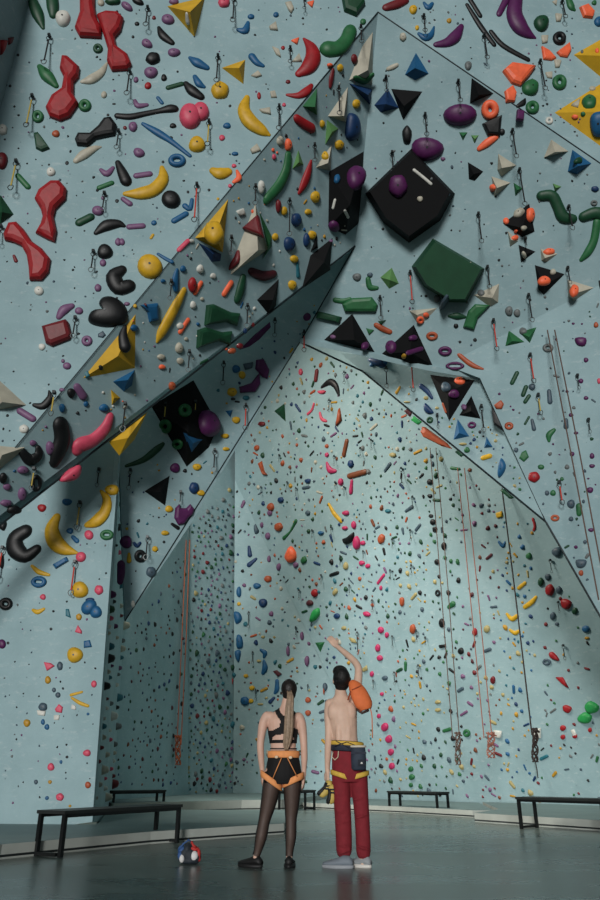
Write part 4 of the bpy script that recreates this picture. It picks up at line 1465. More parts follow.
bench(*quad(Z(60, 858, 0), Z(180, 843, 0), .42), .45, 'long black bench at left in front of the pale landing mat')
bench(*quad(Z(388, 812.3, 0), Z(438, 815, 0), .42), .45, 'black metal bench in the middle distance right of the man in red trousers')
bench(*quad(Z(519, 829, 0), Z(607, 834.5, 0), .5), .47, 'black metal bench at the right edge before the pale mat')
bench(*quad(Z(279, 811.5, 0), Z(316, 810, 0), .4), .45, 'distant black bench partly hidden behind the standing woman')
bench(*quad(Z(112, 808, .14), Z(165, 806.5, .14), .4), .34, 'dark bench on the mat at the mouth of the dark recess')

# ---------------------------------------------------------------- body helpers
def solidify_remesh(b, name, m, voxel, smooth_it=4, parent=None):
    me = bpy.data.meshes.new('tmp'); me.from_pydata([tuple(v) for v in b.V], [], b.F); me.update()
    t = bpy.data.objects.new('tmp', me); COL.objects.link(t)
    r = t.modifiers.new('r', 'REMESH'); r.mode = 'VOXEL'; r.voxel_size = voxel; r.use_smooth_shade = True
    if smooth_it:
        s = t.modifiers.new('s', 'SMOOTH'); s.factor = .5; s.iterations = smooth_it
    dg = bpy.context.evaluated_depsgraph_get(); dg.update()
    nm = bpy.data.meshes.new_from_object(t.evaluated_get(dg)); bpy.data.objects.remove(t); bpy.data.meshes.remove(me)
    nm.name = name; nm.materials.clear(); nm.materials.append(m)
    nm.polygons.foreach_set('use_smooth', [True]*len(nm.polygons))
    o = bpy.data.objects.new(name, nm); COL.objects.link(o)
    if parent: o.parent = parent
    return o
YP = 7.9
def W(u, v, dy=0.0): return P(u, v, YP+dy)
def limb(b, pts, n=14):
    """pts: (u, v, dy, r)"""
    q = catmull([tuple(W(u, v, dy))+(r,) for u, v, dy, r in pts], 4)
    b.tube([p[:3] for p in q], [p[3] for p in q], n)
    for p in (q[0], q[-1]): b.ball(p[:3], p[3], 10, 6)
def torso(b, pts, n=20, grow=0.0):
    q = catmull([tuple(W(u, v, dy))+(rx, ry) for u, v, dy, rx, ry in pts], 4)
    V = []; F = []; k = len(q)
    for x, y, z, rx, ry in q:
        for j in range(n):
            a = 2*math.pi*j/n; V.append((x+(rx+grow)*math.cos(a), y+(ry+grow)*math.sin(a), z))
    for i in range(k-1):
        for j in range(n): F.append((i*n+j, i*n+(j+1) % n, (i+1)*n+(j+1) % n, (i+1)*n+j))
    F.append(tuple(range(n))[::-1]); F.append(tuple(range((k-1)*n, k*n)))
    b.add(V, F)
    return q
def hand(b, wrist, d, nrm, side, curl=.5, size=1.0, spread=.1):
    """d: direction of the hand, nrm: back of the hand, side: direction of the thumb"""
    d = Vector(d).normalized(); nrm = Vector(nrm); nrm = (nrm-d*nrm.dot(d)).normalized(); t = d.cross(nrm)
    if t.dot(Vector(side)) < 0: t = -t
    wrist = Vector(wrist); S = size
    pts = [wrist-d*.02, wrist+d*.03*S, wrist+d*.06*S, wrist+d*.09*S]
    q = MB(); 
    for w_, off in ((.012, -.028), (.013, -.010), (.013, .010), (.012, .028)):
        q.tube([wrist+t*off*.5*S, wrist+d*.045*S+t*off*S*.9, wrist+d*.088*S+t*off*S], [.016*S, .015*S, .0125*S], 10)
    b.add(q.V, q.F)
    L = [.062, .078, .085, .076]  # little .. index
    for i, off in enumerate((-.030, -.010, .010, .029)):
        p = wrist+d*.085*S+t*off*S; a = 0; l = L[i]*S; pr = [p]; dirn = d+t*(off*spread*10)
        for k, fr in enumerate((.45, .3, .25)):
            a += curl*(.5+.35*k); v = (dirn*math.cos(a)-nrm*math.sin(a)).normalized(); p = p+v*(l*fr); pr.append(p)
        b.tube(pr, [.0095*S, .009*S, .0082*S, .007*S], 8); b.ball(pr[-1], .0072*S, 8, 6)
        for x in pr[1:3]: b.ball(x, .0092*S, 8, 6)
    p = wrist+d*.022*S+t*.026*S; pr = [p, p+(d*.6+t*.75-nrm*.2).normalized()*.034*S]
    pr.append(pr[-1]+(d*.85+t*.35-nrm*.35).normalized()*.03*S); pr.append(pr[-1]+(d*.95+t*.1-nrm*.4).normalized()*.024*S)
    b.tube(pr, [.014*S, .0115*S, .010*S, .008*S], 8); b.ball(pr[-1], .0082*S, 8, 6)
def head(b, c, face, upv, s=1.0):
    f = Vector(face).normalized(); u = Vector(upv); u = (u-f*u.dot(f)).normalized(); r = f.cross(u)
    M = Matrix((r, f, u)).transposed(); rot = M.to_quaternion(); c = Vector(c)
    def L(x, y, z): return c+M @ Vector((x*s, y*s, z*s))
    b.ball(L(0, -.015, .02), (.073*s, .092*s, .092*s), 20, 14, rot)        # skull
    b.ball(L(0, .028, -.045), (.056*s, .062*s, .062*s), 16, 10, rot)       # jaw
    b.ball(L(0, .066, -.088), (.024*s, .02*s, .02*s), 10, 8, rot)          # chin
    b.tube([L(0, .078, .012), L(0, .098, -.022), L(0, .088, -.03)], [.009*s, .014*s, .011*s], 8)   # nose
    b.ball(L(0, .084, -.056), (.024*s, .012*s, .008*s), 10, 6, rot); b.ball(L(0, .083, -.066), (.02*s, .012*s, .008*s), 10, 6, rot)
    for k in (-1, 1):
        b.ball(L(.074*k, -.002, -.012), (.009*s, .02*s, .033*s), 10, 8, rot)
        b.tube([L(.014*k, .078, .03), L(.045*k, .066, .03)], .009*s, 6)    # brow
    return L, rot, M
def eyes(L, s, parent, origin):
    for k in (-1, 1):
        e = MB().ball(L(.03*k, .068, .01), .0125*s, 12, 8); o = e.build('eye', mat('eye_white', (190, 186, 180), .3), parent, True)
        i = MB().ball(L(.03*k, .0775, .01), .005*s, 8, 6); p = i.build('iris', mat('eye_iris', (40, 28, 22), .2), o, True)
def strip_on(q, pts, width, th, yside=-1, off=.006):
    """cloth strap following the back of a torso given by sections q; pts: (u, v)"""
    b = MB(); P3 = []
    for u, v in catmull([tuple(map(float, p)) for p in pts], 5):
        p = W(u, v); best = min(q, key=lambda s: abs(s[2]-p.z))
        x = max(-.97, min(.97, (p.x-best[0])/best[3])); P3.append(Vector((p.x, best[1]+yside*(best[4]*math.sqrt(1-x*x)+off), p.z)))
    V = []; F = []; n = len(P3)
    for i, p in enumerate(P3):
        t = (P3[min(i+1, n-1)]-P3[max(i-1, 0)]).normalized(); nn = Vector((0, yside, 0)); sde = t.cross(nn).normalized(); nn = sde.cross(t)
        w = width[i*(len(width)-1)//(n-1)] if hasattr(width, '__len__') else width
        for a, c in ((-1, -1), (1, -1), (1, 1), (-1, 1)): V.append(p+sde*(a*w/2)+nn*(c*th/2))
    for i in range(n-1):
        for j in range(4): F.append((i*4+j, i*4+(j+1) % 4, i*4+4+(j+1) % 4, i*4+4+j))
    F += [(3, 2, 1, 0), tuple(range(4*n-4, 4*n))]
    return b.add(V, F)
def ringband(c, rx, ry, tilt, hgt, th, n=32, tilty=0.0):
    """belt around a limb or waist; tilt: rise per metre along x"""
    V = []; F = []; c = Vector(c)
    for i in range(n):
        a = 2*math.pi*i/n
        for dr, dz in ((0, -hgt/2), (th, -hgt/2*.8), (th, hgt/2*.8), (0, hgt/2)):
            x = (rx+dr)*math.cos(a); y = (ry+dr)*math.sin(a); V.append(c+Vector((x, y, dz+x*tilt+y*tilty)))
    for i in range(n):
        for j in range(4): k = (i+1) % n; F.append((i*4+j, i*4+(j+1) % 4, k*4+(j+1) % 4, k*4+j))
    return MB().add(V, F)
def settle(root, kids, origin):
    """move the origin of a whole figure to its feet"""
    origin = Vector(origin)
    for o in [root]+kids: o.data.transform(Matrix.Translation(-origin))
    root.location = origin
def sneaker(b_up, b_sole, heel, toe, w=.085, h=.09):
    heel = Vector(heel); toe = Vector(toe); heel.z = toe.z = 0; d = (toe-heel).normalized(); s = Vector((-d.y, d.x, 0)); L = (toe-heel).length
    prof = [(0, .30, .62, .9), (.12, .42, .95, 1), (.3, .44, 1.0, .98), (.5, .46, .72, .7), (.7, .52, .55, .5), (.88, .45, .42, .4), (1, .2, .3, .25)]
    V = []; F = []; n = 12
    for t, ww, hh, _ in prof:
        for j in range(n):
            a = 2*math.pi*j/n; z = .022+max(0, (.5+.5*math.sin(a)))*h*hh
            V.append(heel+d*(L*t)+s*(ww*w*1.05*math.cos(a)*(1 if math.sin(a) < .3 else .72))+Vector((0, 0, z)))
    for i in range(len(prof)-1):
        for j in range(n): F.append((i*n+j, i*n+(j+1) % n, (i+1)*n+(j+1) % n, (i+1)*n+j))
    F.append(tuple(range(n))[::-1]); F.append(tuple(range((len(prof)-1)*n, len(prof)*n))); b_up.add(V, F)
    V = []; m = 20
    for z, g in ((.0, .96), (.012, 1.02), (.03, 1.0)):
        for j in range(m):
            a = 2*math.pi*j/m; t = .5-.5*math.cos(a); ww = (.36+.12*math.sin(math.pi*min(1, t*1.1)))*w*1.25
            V.append(heel+d*(L*(.5-.53*g*math.cos(a)))+s*(ww*g*math.sin(a))+Vector((0, 0, z)))
    F = [tuple(range(m))[::-1], tuple(range(2*m, 3*m))]+[(i*m+j, i*m+(j+1) % m, (i+1)*m+(j+1) % m, (i+1)*m+j) for i in range(2) for j in range(m)]
    b_sole.add(V, F)
def skin(name, rgb):
    m = mat(name, rgb, .55, 0, .07, 14, .05, .35); b = m.node_tree.nodes['Principled BSDF']
    b.inputs['Subsurface Weight'].default_value = .05; b.inputs['Subsurface Radius'].default_value = (.02, .008, .004); b.inputs['Subsurface Scale'].default_value = 1.0; return m
SK1 = skin('skin_woman', (200, 164, 146)); SK2 = skin('skin_man', (204, 172, 152))
def sheer():
    m = bpy.data.materials.new('sheer_nylon'); m.use_nodes = True; nt = m.node_tree; N = nt.nodes; L = nt.links
    b = N['Principled BSDF']; b.inputs['Base Color'].default_value = lin((16, 14, 16)); b.inputs['Roughness'].default_value = .6
    tr = N.new('ShaderNodeBsdfTransparent'); mx = N.new('ShaderNodeMixShader'); lw = N.new('ShaderNodeLayerWeight'); lw.inputs['Blend'].default_value = .35
    mr = N.new('ShaderNodeMapRange'); mr.inputs['To Min'].default_value = .66; mr.inputs['To Max'].default_value = 1.0; L.new(lw.outputs['Facing'], mr.inputs['Value'])
    L.new(mr.outputs['Result'], mx.inputs['Fac']); L.new(tr.outputs[0], mx.inputs[1]); L.new(b.outputs[0], mx.inputs[2]); L.new(mx.outputs[0], N['Material Output'].inputs['Surface']); return m
BLK = mat('black_fabric', (10, 10, 12), .8, 0, .15, 30, .1); ORG = mat('orange_webbing', (226, 150, 92), .75, 0, .08, 30)

# ---------------------------------------------------------------- woman
b = MB(); kids = []
TW = [(283.5, 783, 0, .10, .09), (283.5, 777, 0, .165, .115), (283.5, 769, 0, .172, .12), (283.5, 759, 0, .155, .11), (283.5, 750, 0, .132, .095), (283.2, 741, 0, .132, .092),
      (283, 731, 0, .147, .10), (283, 721, 0, .158, .10), (283.5, 715.5, 0, .146, .08), (284.2, 711.5, 0, .10, .066), (285.2, 707.5, .01, .056, .054), (287, 699, .015, .047, .05), (288, 694, .02, .045, .05)]
tq = torso(b, TW)
for k, sh in enumerate(((270, 717), (297.5, 718))): b.ball(W(sh[0], sh[1]), (.064, .055, .056), 12, 8)
LL = [(273.5, 772, 0, .088), (272, 785, 0, .088), (268.3, 804, .01, .072), (264.2, 821, .01, .053), (261.3, 836, -.005, .053), (258, 850, 0, .036), (255.8, 859, .0, .032)]
LR = [(292.5, 772, 0, .088), (292.3, 785, 0, .086), (291.8, 804, .01, .070), (291, 819, .01, .052), (290.8, 836, -.005, .049), (289.6, 850, 0, .035), (289.2, 859, 0, .031)]
limb(b, LL); limb(b, LR)
limb(b, [(267, 716.5, 0, .052), (263.6, 723, 0, .049), (261.6, 734, 0, .042), (260.4, 745, -.01, .036), (261, 757, .01, .034), (262, 768, .03, .027), (262.3, 774, .035, .023)])
limb(b, [(299, 717.5, 0, .052), (301.5, 724, 0, .049), (303, 735, 0, .042), (303.9, 746, -.01, .036), (304.3, 758, .01, .034), (304, 768, .03, .027), (304, 775, .035, .023)])
hand(b, W(262.3, 774, .035), (.05, .08, -1), (-1, -.2, 0), (.2, 1, 0), .35, .95)
hand(b, W(304, 775, .035), (-.05, .08, -1), (1, -.2, 0), (-.2, 1, 0), .35, .95)
for hx, ax, td in ((255.8, 859, (-.75, .55)), (289.2, 859, (.1, .95))):
    a = W(hx, ax); t = Vector((td[0], td[1], 0)).normalized(); g = Vector((a.x, a.y, .035))
    b.tube([a, g-t*.02+Vector((0, 0, .02)), g+t*.09, g+t*.15], [.03, .034, .032, .022], 10)
Lh, rot, M = head(b, W(289, 690.5, .03), (-.05, .93, .22), (0, -.1, 1), .94)
wom = solidify_remesh(b, 'person', SK1, .0065, 3)
HD = mat('dark_hair', (26, 21, 19), .5, 0, .3, 40, .3); HL = mat('blonde_hair', (142, 122, 102), .5, 0, .25, 40, .3)
hb = MB(); hb.ball(Lh(0, -.03, .024), (.084, .094, .098), 22, 16, rot); hb.ball(Lh(0, -.045, -.03), (.072, .062, .07), 16, 12, rot)
hb.ball(Lh(0, .01, .055), (.072, .08, .06), 16, 12, rot)
hair = solidify_remesh(hb, 'hair', HD, .006, 2, wom); kids.append(hair)
tie = MB(); pk = Lh(0, -.118, .0); tie.tube([pk+Vector((.02*math.cos(a), -.004, .02*math.sin(a))) for a in [i*math.pi/6 for i in range(12)]], .008, 6, closed=True)
o = tie.build('hair_tie', mat('hair_band', (140, 110, 84), .7), wom, True); kids.append(o)
pb = MB(); path = [(289.5, 692, -.09), (290.2, 698, -.135), (289.5, 707, -.15), (289, 717, -.15), (288.6, 728, -.145), (287.6, 738, -.13), (286.6, 745, -.12), (286, 750, -.115)]
pw = [.024, .036, .042, .045, .047, .044, .036, .012]
pp = catmull([tuple(W(*p))+(r,) for p, r in zip(path, pw)], 4)
pb.tube([p[:3] for p in pp], [(p[3], p[3]*.55) for p in pp], 16, ell=True)
for j in range(9):      # separate strands
    ph = j*.7; pts = [Vector(p[:3])+Vector((math.cos(ph)*p[3]*.9, -abs(math.sin(ph))*p[3]*.5-.003, 0)) for p in pp]; pb.tube(pts, [.006+.003*math.sin(j)]*(len(pts)-1)+[.002], 6)
pony = pb.build('ponytail', HL, wom, True); kids.append(pony)
# racer-back top
def clothobj(name, mb, m, smooth=False):
    o = mb.build(name, m, wom, smooth); kids.append(o); return o
tb = MB(); q5 = []
for a_, c_ in zip(tq[:-1], tq[1:]):
    for k in range(3): q5.append(tuple(x+(y-x)*k/3 for x, y in zip(a_, c_)))
NB = 96
BACK = [[(274.2, 706), (279, 706), (280.2, 712), (283, 716), (286, 717), (290, 713), (292, 706), (296, 706), (294.5, 714), (290, 722), (290, 727), (300, 731), (300, 743.2), (266, 743.2), (266, 731), (274, 730.8), (279.6, 727.6), (281, 722), (277, 715)]]
HOLE = [(272.5, 740), (272.5, 737.6), (276, 735.4), (284, 734.4), (289, 735), (294, 737.6), (294, 740)]
FRONT = [[(274, 706), (279, 706), (280, 716), (284, 722), (289, 716), (291, 706), (296, 706), (295, 718), (300, 729), (300, 743.2), (266, 743.2), (266, 729), (273, 718)]]
def pxof(p):
    q = p-CAM; z = q.y*math.cos(PITCH)+q.z*math.sin(PITCH); return 300+FPX*q.x/z, 450-FPX*(q.z*math.cos(PITCH)-q.y*math.sin(PITCH))/z
def inmask(u, v, back): return any(inpoly(u, v, p) for p in (BACK if back else FRONT)) and not (back and inpoly(u, v, HOLE))
for i in range(len(q5)-1):
    for j in range(NB):
        def pt(s, jj, g):
            a = 2*math.pi*jj/NB; return Vector((s[0]+(s[3]+g)*math.cos(a), s[1]+(s[4]+g)*math.sin(a), s[2]))
        am = 2*math.pi*(j+.5)/NB; cm = (pt(q5[i], j+.5, 0)+pt(q5[i+1], j+.5, 0))/2
        back = math.sin(am) < 0; cc = Vector((cm.x, YP-.1 if back else YP+.1, cm.z)); u, v = pxof(Vector((cm.x, YP, cm.z)))
        if inmask(u, v, back):
            o4 = [pt(q5[i], j, .009), pt(q5[i], j+1, .009), pt(q5[i+1], j+1, .009), pt(q5[i+1], j, .009)]; i4 = [pt(q5[i], j, -.004), pt(q5[i], j+1, -.004), pt(q5[i+1], j+1, -.004), pt(q5[i+1], j, -.004)]
            tb.add(o4+i4, [(0, 1, 2, 3), (7, 6, 5, 4), (0, 4, 5, 1), (1, 5, 6, 2), (2, 6, 7, 3), (3, 7, 4, 0)])
clothobj('sports_top', tb, BLK)
# shorts
sb = MB(); torso(sb, [(283.5, 784, 0, .14, .105), (283.5, 777, 0, .170, .122), (283.5, 769, 0, .177, .126), (283.5, 759, 0, .160, .115), (283.5, 752, 0, .140, .102)])
limb(sb, [(274, 773, 0, .094), (272.4, 781.5, 0, .094)]); limb(sb, [(292.5, 773, 0, .094), (292.3, 781, 0, .092)])
o = solidify_remesh(sb, 'shorts', BLK, .008, 3, wom); kids.append(o)
lb = strip_on(tq, [(270, 748.6), (277, 749), (284, 749), (291, 749), (297, 748.8)], .012, .006); clothobj('waistband', lb, mat('dark_strap', (24, 20, 20), .8))
# sheer tights
SH = sheer()
for Lq in (LL, LR):
    t_ = MB(); q = catmull([tuple(W(u, v, dy))+(r,) for u, v, dy, r in [(Lq[0][0], 777, 0, .087)]+Lq[1:-1]+[(Lq[-1][0], 856, 0, Lq[-1][3])]], 5); t_.tube([p[:3] for p in q], [p[3]+.005 for p in q], 24)
    t_.F = t_.F[:-2]; clothobj('tights_leg', t_, SH, True)
# harness
hz = MB(); c0 = W(283.5, 754.5); sec = ringband((c0.x, c0.y, c0.z), .149, .111, 0, .07, .012); hz.add(sec.V, sec.F)
har = clothobj('climbing_harness', hz, ORG, True)
def sub(name, mb, m, par): o = mb.build(name, m, par, True); kids.append(o); return o
for cx, tl, rr in ((271.3, -.55, .093), (293.2, .35, .092)):
    c0 = W(cx, 780.5 if tl < 0 else 780); sub('leg_loop', ringband(c0, rr+.004, rr+.006, tl*1.15, .068, .012), ORG, har)
for a, c in (((281.5, 758), (273, 778)), ((287.5, 758), (297, 776.5))):
    A_, C_ = W(*a, -.14), W(*c, -.115); mid = (A_+C_)/2+Vector((0, -.012, 0)); s_ = MB()
    s_.tube([A_, mid, C_], [(.011, .005)]*3, 8); sub('strap', s_, ORG, har)
for u, v in ((276.5, 757), (290.5, 757.5)):
    sub('buckle', MB().ball(W(u, v, -.135), (.02, .008, .014), 10, 6), mat('cream_plastic', (214, 190, 160), .5), har)
for hx, td, lenk in ((255.8, (-.80, .5), .27), (289.2, (.08, 1), .26)):
    u_, s_ = MB(), MB(); a = W(hx, 859); t = Vector((td[0], td[1], 0)).normalized(); g = Vector((a.x, a.y, 0))
    sneaker(u_, s_, g-t*.07, g+t*(lenk-.07), .095, .085); up_ = clothobj('shoe', u_, mat('black_shoe', (18, 19, 20), .6), True); sub('sole', s_, mat('black_sole', (26, 27, 28), .6), up_)
eyes(Lh, .94, wom, None); kids += [c for c in wom.children if c.name.startswith('eye')]+[g for c in wom.children if c.name.startswith('eye') for g in c.children]
org = Vector((wom.data.vertices[0].co.x*0+W(272, 866).x, YP, 0)); settle(wom, kids, org)
tag(wom, 'woman standing with back turned, long ponytail, black sports top, orange harness, sheer black tights', 'person')

# ---------------------------------------------------------------- man
b = MB(); kids = []; UP = mat('red_trousers', (120, 30, 40), .85, 0, .12, 16, .3)
TM = [(349, 781, 0, .12, .10), (349, 773, 0, .162, .125), (348.5, 762, 0, .160, .12), (347, 751, 0, .142, .105), (345.5, 741, 0, .128, .10), (344, 731, 0, .135, .105),
      (342.5, 720, 0, .150, .115), (341.5, 710, 0, .160, .11), (341.5, 703, .0, .145, .085), (341.5, 699, 0, .108, .075), (341, 695.5, 0, .07, .066), (340.5, 688, .01, .054, .056)]
mq = torso(b, TM)
b.ball(W(330.5, 704.5), (.062, .06, .058), 12, 8); b.ball(W(353.5, 703), (.066, .06, .062), 12, 8)
for x in (-1, 1):
    b.ball(W(342+x*7.2, 712, -.056), (.072, .046, .1), 18, 12); b.ball(W(343.5+x*4.4, 731, -.068), (.042, .038, .16), 16, 12)
limb(b, [(330, 705, 0, .056), (328.8, 716, 0, .049), (329, 729, 0, .042), (328.6, 741, -.01, .039), (328, 753, .02, .036), (327.5, 764, .05, .029), (327.5, 771, .06, .026)])
limb(b, [(353, 702, 0, .056), (356, 692, .02, .05), (358, 681, .05, .046), (358.5, 669, .08, .041), (355, 662, .12, .038), (347.5, 655, .2, .036), (341, 649.5, .26, .03), (336.5, 646, .3, .026)])
hand(b, W(327.5, 771, .06), (-.12, .12, -1), (-.9, -.5, 0), (.1, 1, 0), 1.15, 1.0)
hand(b, W(336.5, 646, .3), (-.55, .25, .75), (.1, -1, .3), (1, 0, .6), .55, 1.05)
for l in ([(341, 776, 0, .088), (342, 800, 0, .07), (343, 822, 0, .055), (344, 842, 0, .05), (344, 858, 0, .042)], [(358.5, 776, 0, .086), (360.5, 800, 0, .07), (362, 822, 0, .054), (363, 842, 0, .05), (363.5, 859, 0, .042)]): limb(b, l)
for hx, td in ((344, (-.9, .3)), (363.5, (-.5, .8))):
    a = W(hx, 858); t = Vector((td[0], td[1], 0)).normalized(); g = Vector((a.x, a.y, .04))
    b.tube([a, g-t*.02, g+t*.09, g+t*.15], [.035, .036, .034, .024], 10)
Lm, rot, M = head(b, W(340.2, 679.3, .0), (-.28, .80, .52), (.05, -.5, .85), 1.02)
man = solidify_remesh(b, 'person', SK2, .0068, 3)
hb = MB(); hb.ball(Lm(0, -.036, .034), (.089, .1, .11), 22, 16, rot); hb.ball(Lm(0, -.055, -.03), (.078, .062, .072), 16, 12, rot); hb.ball(Lm(0, -.062, -.065), (.055, .035, .05), 12, 8, rot); hb.ball(Lm(0, .012, .078), (.08, .088, .06), 16, 12, rot)
for j in range(26):
    a = j*2.4; r_ = .09*math.sqrt((j+.5)/26); hb.ball(Lm(r_*math.cos(a)*.9, -.03-.07*math.sqrt(max(0, 1-(r_/.1)**2)), .02+r_*math.sin(a)), .02, 8, 6)
o = solidify_remesh(hb, 'hair', mat('black_hair', (13, 12, 12), .6, 0, .3, 40, .4), .006, 1, man); kids.append(o)
pn = MB(); torso(pn, [(349, 782, 0, .145, .115), (349, 773, 0, .170, .135), (348.5, 762, 0, .168, .13), (347, 752, 0, .152, .118), (346.3, 747, 0, .142, .112)])
limb(pn, [(341.2, 774, 0, .096), (341.3, 788, 0, .090), (342, 800, 0, .084), (343, 818, 0, .082), (343.8, 838, 0, .079), (344.0, 850, 0, .077)], 18)
limb(pn, [(358.3, 774, 0, .094), (359.5, 788, 0, .086), (360.7, 800, 0, .079), (362, 818, 0, .074), (363, 838, 0, .072), (363.5, 852, 0, .071)], 18)
for k, (u, v, dx) in enumerate([(342, 812, 1), (343, 822, -1), (344, 846, 1), (344, 852, -1), (362, 816, -1), (363, 848, 1), (341, 795, 1), (360, 798, -1)]):   # cloth folds
    a = W(u-8*.8, v-2*dx, -.06); c = W(u+8*.8, v+2*dx, -.06); pn.tube([a, (a+c)/2+Vector((0, -.022, 0)), c], [.006, .012, .006], 6)
o = solidify_remesh(pn, 'trousers', UP, .008, 3, man); kids.append(o)
YL = mat('yellow_webbing', (206, 170, 70), .7, 0, .12, 30); NV = mat('navy_webbing', (38, 44, 58), .8, 0, .2, 20)
def mk(name, mb, m, par=None, smooth=True): o = mb.build(name, m, par or man, smooth); kids.append(o); return o
c0 = W(347, 746.5); har = mk('climbing_harness', ringband(c0, .156, .122, -.06, .10, .012), NV)
c1 = W(347, 743.8); mk('padding', ringband(c1, .160, .126, -.06, .042, .010), YL, har)
for u0, v0, u1, v1 in ((334, 746, 347, 742), (347, 742, 361, 748), (336, 741, 349, 748)):
    A_, C_ = W(u0, v0, -.135), W(u1, v1, -.135); mk('strap', MB().tube([A_, (A_+C_)/2+Vector((0, -.015, 0)), C_], [(.007, .004)]*3, 6), NV, har)
for cx, tl, rr in ((341.5, -.3, .099), (358.5, .25, .096)): mk('leg_loop', ringband(W(cx, 775.5), rr, rr+.02, tl, .05, .012), YL, har)
for u in (333.5,): mk('gear_loop', MB().tube([W(333, 752, -.06), W(332, 757, -.075), W(335, 760, -.1), W(338, 757, -.12), W(338.5, 751, -.125)], .005, 6), mat('cream_cord', (204, 186, 160), .7), har)
for hx, td, lk, cu, cs_, nm_ in ((344, (-.93, .25), .29, (118, 128, 138), (150, 156, 162), 'grey'), (363.5, (-.72, .6), .27, (140, 146, 150), (206, 204, 198), 'pale')):
    u_, s_ = MB(), MB(); a = W(hx, 861); t = Vector((td[0], td[1], 0)).normalized(); g = Vector((a.x, a.y, 0))
    if nm_ == 'grey': g = g+Vector((0, -.06, 0))
    sneaker(u_, s_, g-t*.08, g+t*(lk-.08), .1, .09); up_ = mk('shoe', u_, mat(nm_+'_shoe', cu, .7)); mk('sole', s_, mat(nm_+'_sole', cs_, .6), up_)
    up_['label'] = nm_+' shoe'
eyes(Lm, 1.0, man, None); kids += [c for c in man.children if c.name.startswith('eye')]+[g for c in man.children if c.name.startswith('eye') for g in c.children]
settle(man, kids, Vector((W(354, 866).x, YP, 0)))
tag(man, 'shirtless man with short black hair and red trousers, one arm raised, pointing up', 'person')

# chalk bag on the harness
cb = MB(); c = W(358.5, 757.5, -.20)
cb.tube([c+Vector((0, 0, -.115)), c+Vector((0, 0, -.10)), c+Vector((0, 0, 0)), c+Vector((0, 0, .085)), c+Vector((0, 0, .10))], [(.055, .03), (.072, .045), (.075, .05), (.07, .048), (.066, .044)], 20, ell=True)
cbo = cb.build('chalk_bag', mat('navy_bag', (44, 54, 68), .75, 0, .2, 12, .2), None, True); recenter(cbo, c)
tag(cbo, 'dark navy chalk bag with a small white mark, hanging behind the man', 'chalk bag')
MB().tube([Vector((.07*math.cos(a), .048*math.sin(a), .1)) for a in [i*math.pi/8 for i in range(16)]], .011, 6, closed=True).build('rim', mat('cream_fleece', (206, 200, 184), .9), cbo, True)
MB().box((-.012, -.062, -.075), (.055, -.052, -.02)).build('pocket', mat('dark_pocket', (30, 36, 46), .8), cbo)
MB().hexa([(.012, -.067, -.058), (.036, -.067, -.058), (.03, -.067, -.042), (.018, -.067, -.042)], (0, .006, 0)).build('logo_patch', mat('white_print', (190, 190, 186), .7), cbo)
MB().box((-.074, -.05, .03), (.074, -.048, .05)).build('strap', NV, cbo)

# climbing shoes in his hand
def climbshoe(top, toe, label):
    top = Vector(top); toe = Vector(toe); d = (toe-top); L = d.length; d.normalize(); s = Vector((0, 1, 0)).cross(d).normalized(); s = -s
    b = MB(); q = [top, top+d*L*.2+s*.012, top+d*L*.45+s*.014, top+d*L*.7+s*.004, top+d*L*.9-s*.01, toe-s*.02]
    b.tube(q, [(.03, .034), (.038, .038), (.036, .034), (.04, .034), (.032, .026), (.014, .014)], 14, ell=True)
    o = b.build('climbing_shoe', mat('shoe_yellow', (188, 164, 84), .6, 0, .1), None, True); recenter(o, top); tag(o, label, 'shoe')
    b = MB(); b.tube([p-top-s*.026 for p in q[1:]], [(.022, .036), (.02, .034), (.024, .036), (.024, .03), (.012, .014)], 12, ell=True); b.build('rubber_sole', mat('shoe_rubber', (24, 26, 28), .6), o, True)
    for f in (.25, .42): p = d*L*f+s*.02; b = MB(); b.tube([p+Vector((-.03, -.03, 0)), p+Vector((0, -.047, 0)), p+Vector((.03, -.03, 0))], .009, 6); b.build('strap', mat('shoe_strap', (30, 36, 44), .7), o, True)
    return o
climbshoe(W(329.5, 781, .03), W(321.5, 797, .0), 'yellow and black climbing shoe in his left hand, the upper one')
climbshoe(W(330.8, 785, -.01), W(332, 803.5, .0), 'yellow and black climbing shoe beside his thigh, the lower one')

# orange bag over his shoulder
b = MB(); q = catmull([tuple(W(u, v, dy))+(r, r2) for u, v, dy, r, r2 in [(351.5, 682, -.06, .035, .03), (354.5, 686, -.09, .068, .05), (358, 692, -.11, .088, .06), (361.5, 699, -.12, .094, .064), (364.5, 705, -.12, .088, .062), (366, 709.5, -.12, .06, .05)]], 4)
b.tube([p[:3] for p in q], [(p[3], p[4]) for p in q], 20, ell=True)
ob = b.build('rope_bag', mat('orange_nylon', (216, 112, 62), .75, 0, .12, 9, .4), None, True); c = Vector(q[0][:3]); recenter(ob, c)
tag(ob, 'orange bag slung over the right shoulder of the man with raised arm', 'bag')
for a, e in (((352, 690, -.155), (361, 686, -.13)), ((360, 712, -.14), (371, 703, -.13))):
    A_, C_ = W(*a)-c, W(*e)-c; MB().tube([A_, (A_+C_)/2+Vector((0, -.03, 0)), C_], [(.008, .006)]*3, 8).build('seam', mat('dark_orange', (150, 70, 42), .8), ob, True)
MB().tube([W(356, 709, -.12)-c, W(362, 713, -.12)-c, W(369, 710, -.12)-c], [.012, .014, .012], 8).build('buckle', mat('dark_buckle', (60, 44, 40), .6), ob, True)
MB().tube([W(370, 706, -.1)-c, W(372, 716, -.1)-c, W(372.5, 738, -.1)-c], .006, 6).build('cord', mat('orange_cord', (206, 120, 80), .8), ob, True)
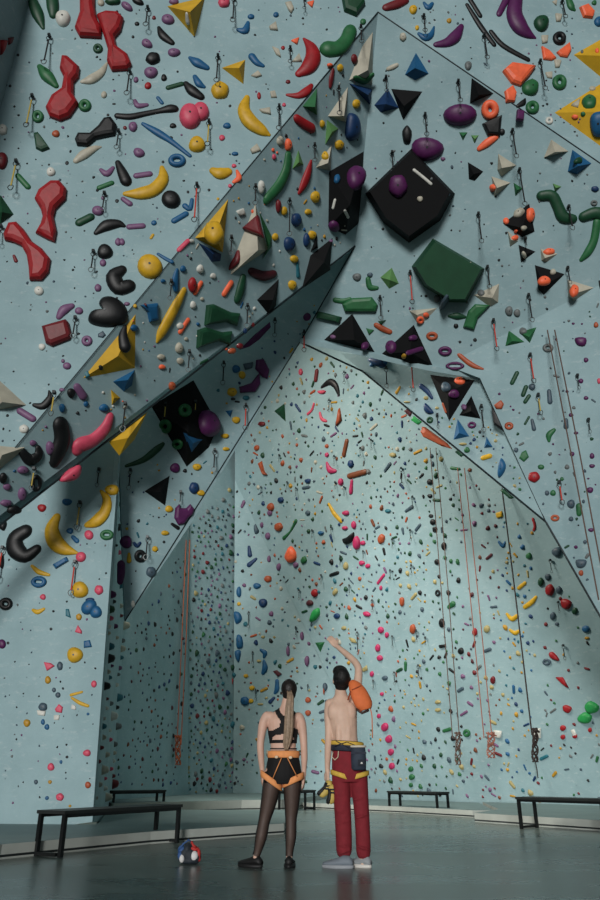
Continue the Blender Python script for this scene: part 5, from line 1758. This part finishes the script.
MB().tube([W(348, 700, -.17)-c, W(350, 693, -.15)-c, W(352.5, 686, -.1)-c, W(354, 682, .0)-c], [(.012, .005)]*4, 8).build('strap', mat('dark_orange', (150, 70, 42), .8), ob, True)

# small pack on the floor
c = Z(189, 864, 0); b = MB()
k = 720/zc(c)
for dx, dz, rx, rz in ((-.05, .08, .07, .08), (.01, .075, .075, .085), (.06, .065, .06, .07), (-.02, .13, .05, .06), (.0, .03, .11, .035)): b.ball(c+Vector((dx, 0, dz)), (rx, .08, rz), 14, 10)
bg = solidify_remesh(b, 'gear_bag', mat('dark_pack', (34, 42, 50), .7, 0, .2, 14, .3), .007, 4); recenter(bg, c)
tag(bg, 'small dark bag with blue, white and red panels on the concrete floor', 'bag')
def patch(name, x, z, rx, rz, m, y=-.06): MB().ball((x, y, z), (rx, .03, rz), 12, 8).build(name, m, bg, True)
BL_ = mat('pack_blue', (50, 84, 134), .7); RD_ = mat('pack_red', (176, 48, 44), .7); WT_ = mat('pack_white', (204, 204, 204), .7)
patch('blue_panel', -.075, .125, .04, .045, BL_, -.035); patch('blue_panel', -.085, .08, .028, .04, BL_, -.05); patch('white_panel', -.065, .055, .028, .04, WT_); patch('white_panel', .055, .075, .04, .045, WT_, -.055)
patch('red_panel', .05, .135, .05, .022, RD_, -.03); patch('red_panel', .095, .09, .022, .045, RD_, -.03); patch('red_panel', .1, .05, .018, .03, RD_, -.02)
MB().tube([(-.10, -.05, .12), (-.06, -.07, .18), (-.01, -.05, .215), (.01, -.04, .2)], [.009]*4, 8).build('strap', BL_, bg, True)
MB().tube([(.02, -.05, .2), (.04, -.07, .17), (.07, -.06, .15)], [.012]*3, 8).build('handle', RD_, bg, True)
# ---------------------------------------------------------------- light
w = bpy.data.worlds.new('world'); sc.world = w; w.use_nodes = True
w.node_tree.nodes['Background'].inputs['Color'].default_value = (.88, .96, 1, 1)
w.node_tree.nodes['Background'].inputs['Strength'].default_value = .24
def area(name, loc, target, sx, sy, power, col=(1, .93, .82)):
    l = bpy.data.lights.new(name, 'AREA'); l.shape = 'RECTANGLE'; l.size = sx; l.size_y = sy; l.energy = power; l.color = col
    o = bpy.data.objects.new(name, l); COL.objects.link(o); o.location = loc
    o.rotation_euler = (Vector(target)-Vector(loc)).to_track_quat('-Z', 'Y').to_euler(); return o
sl = bpy.data.lights.new('daylight', 'SUN'); sl.energy = 2.35; sl.angle = math.radians(14); sl.color = (1, .98, .95)
so = bpy.data.objects.new('daylight', sl); COL.objects.link(so); so.rotation_euler = Vector((.20, .96, -.10)).to_track_quat('-Z', 'Y').to_euler()
rl = area('added_back_wall_fill', (-5.6, 14.8, 13.5), (5, 20, -1), 4, 3, 950); rl.data.spread = math.radians(115)  # unseen fill light, added behind the prow to brighten the back wall
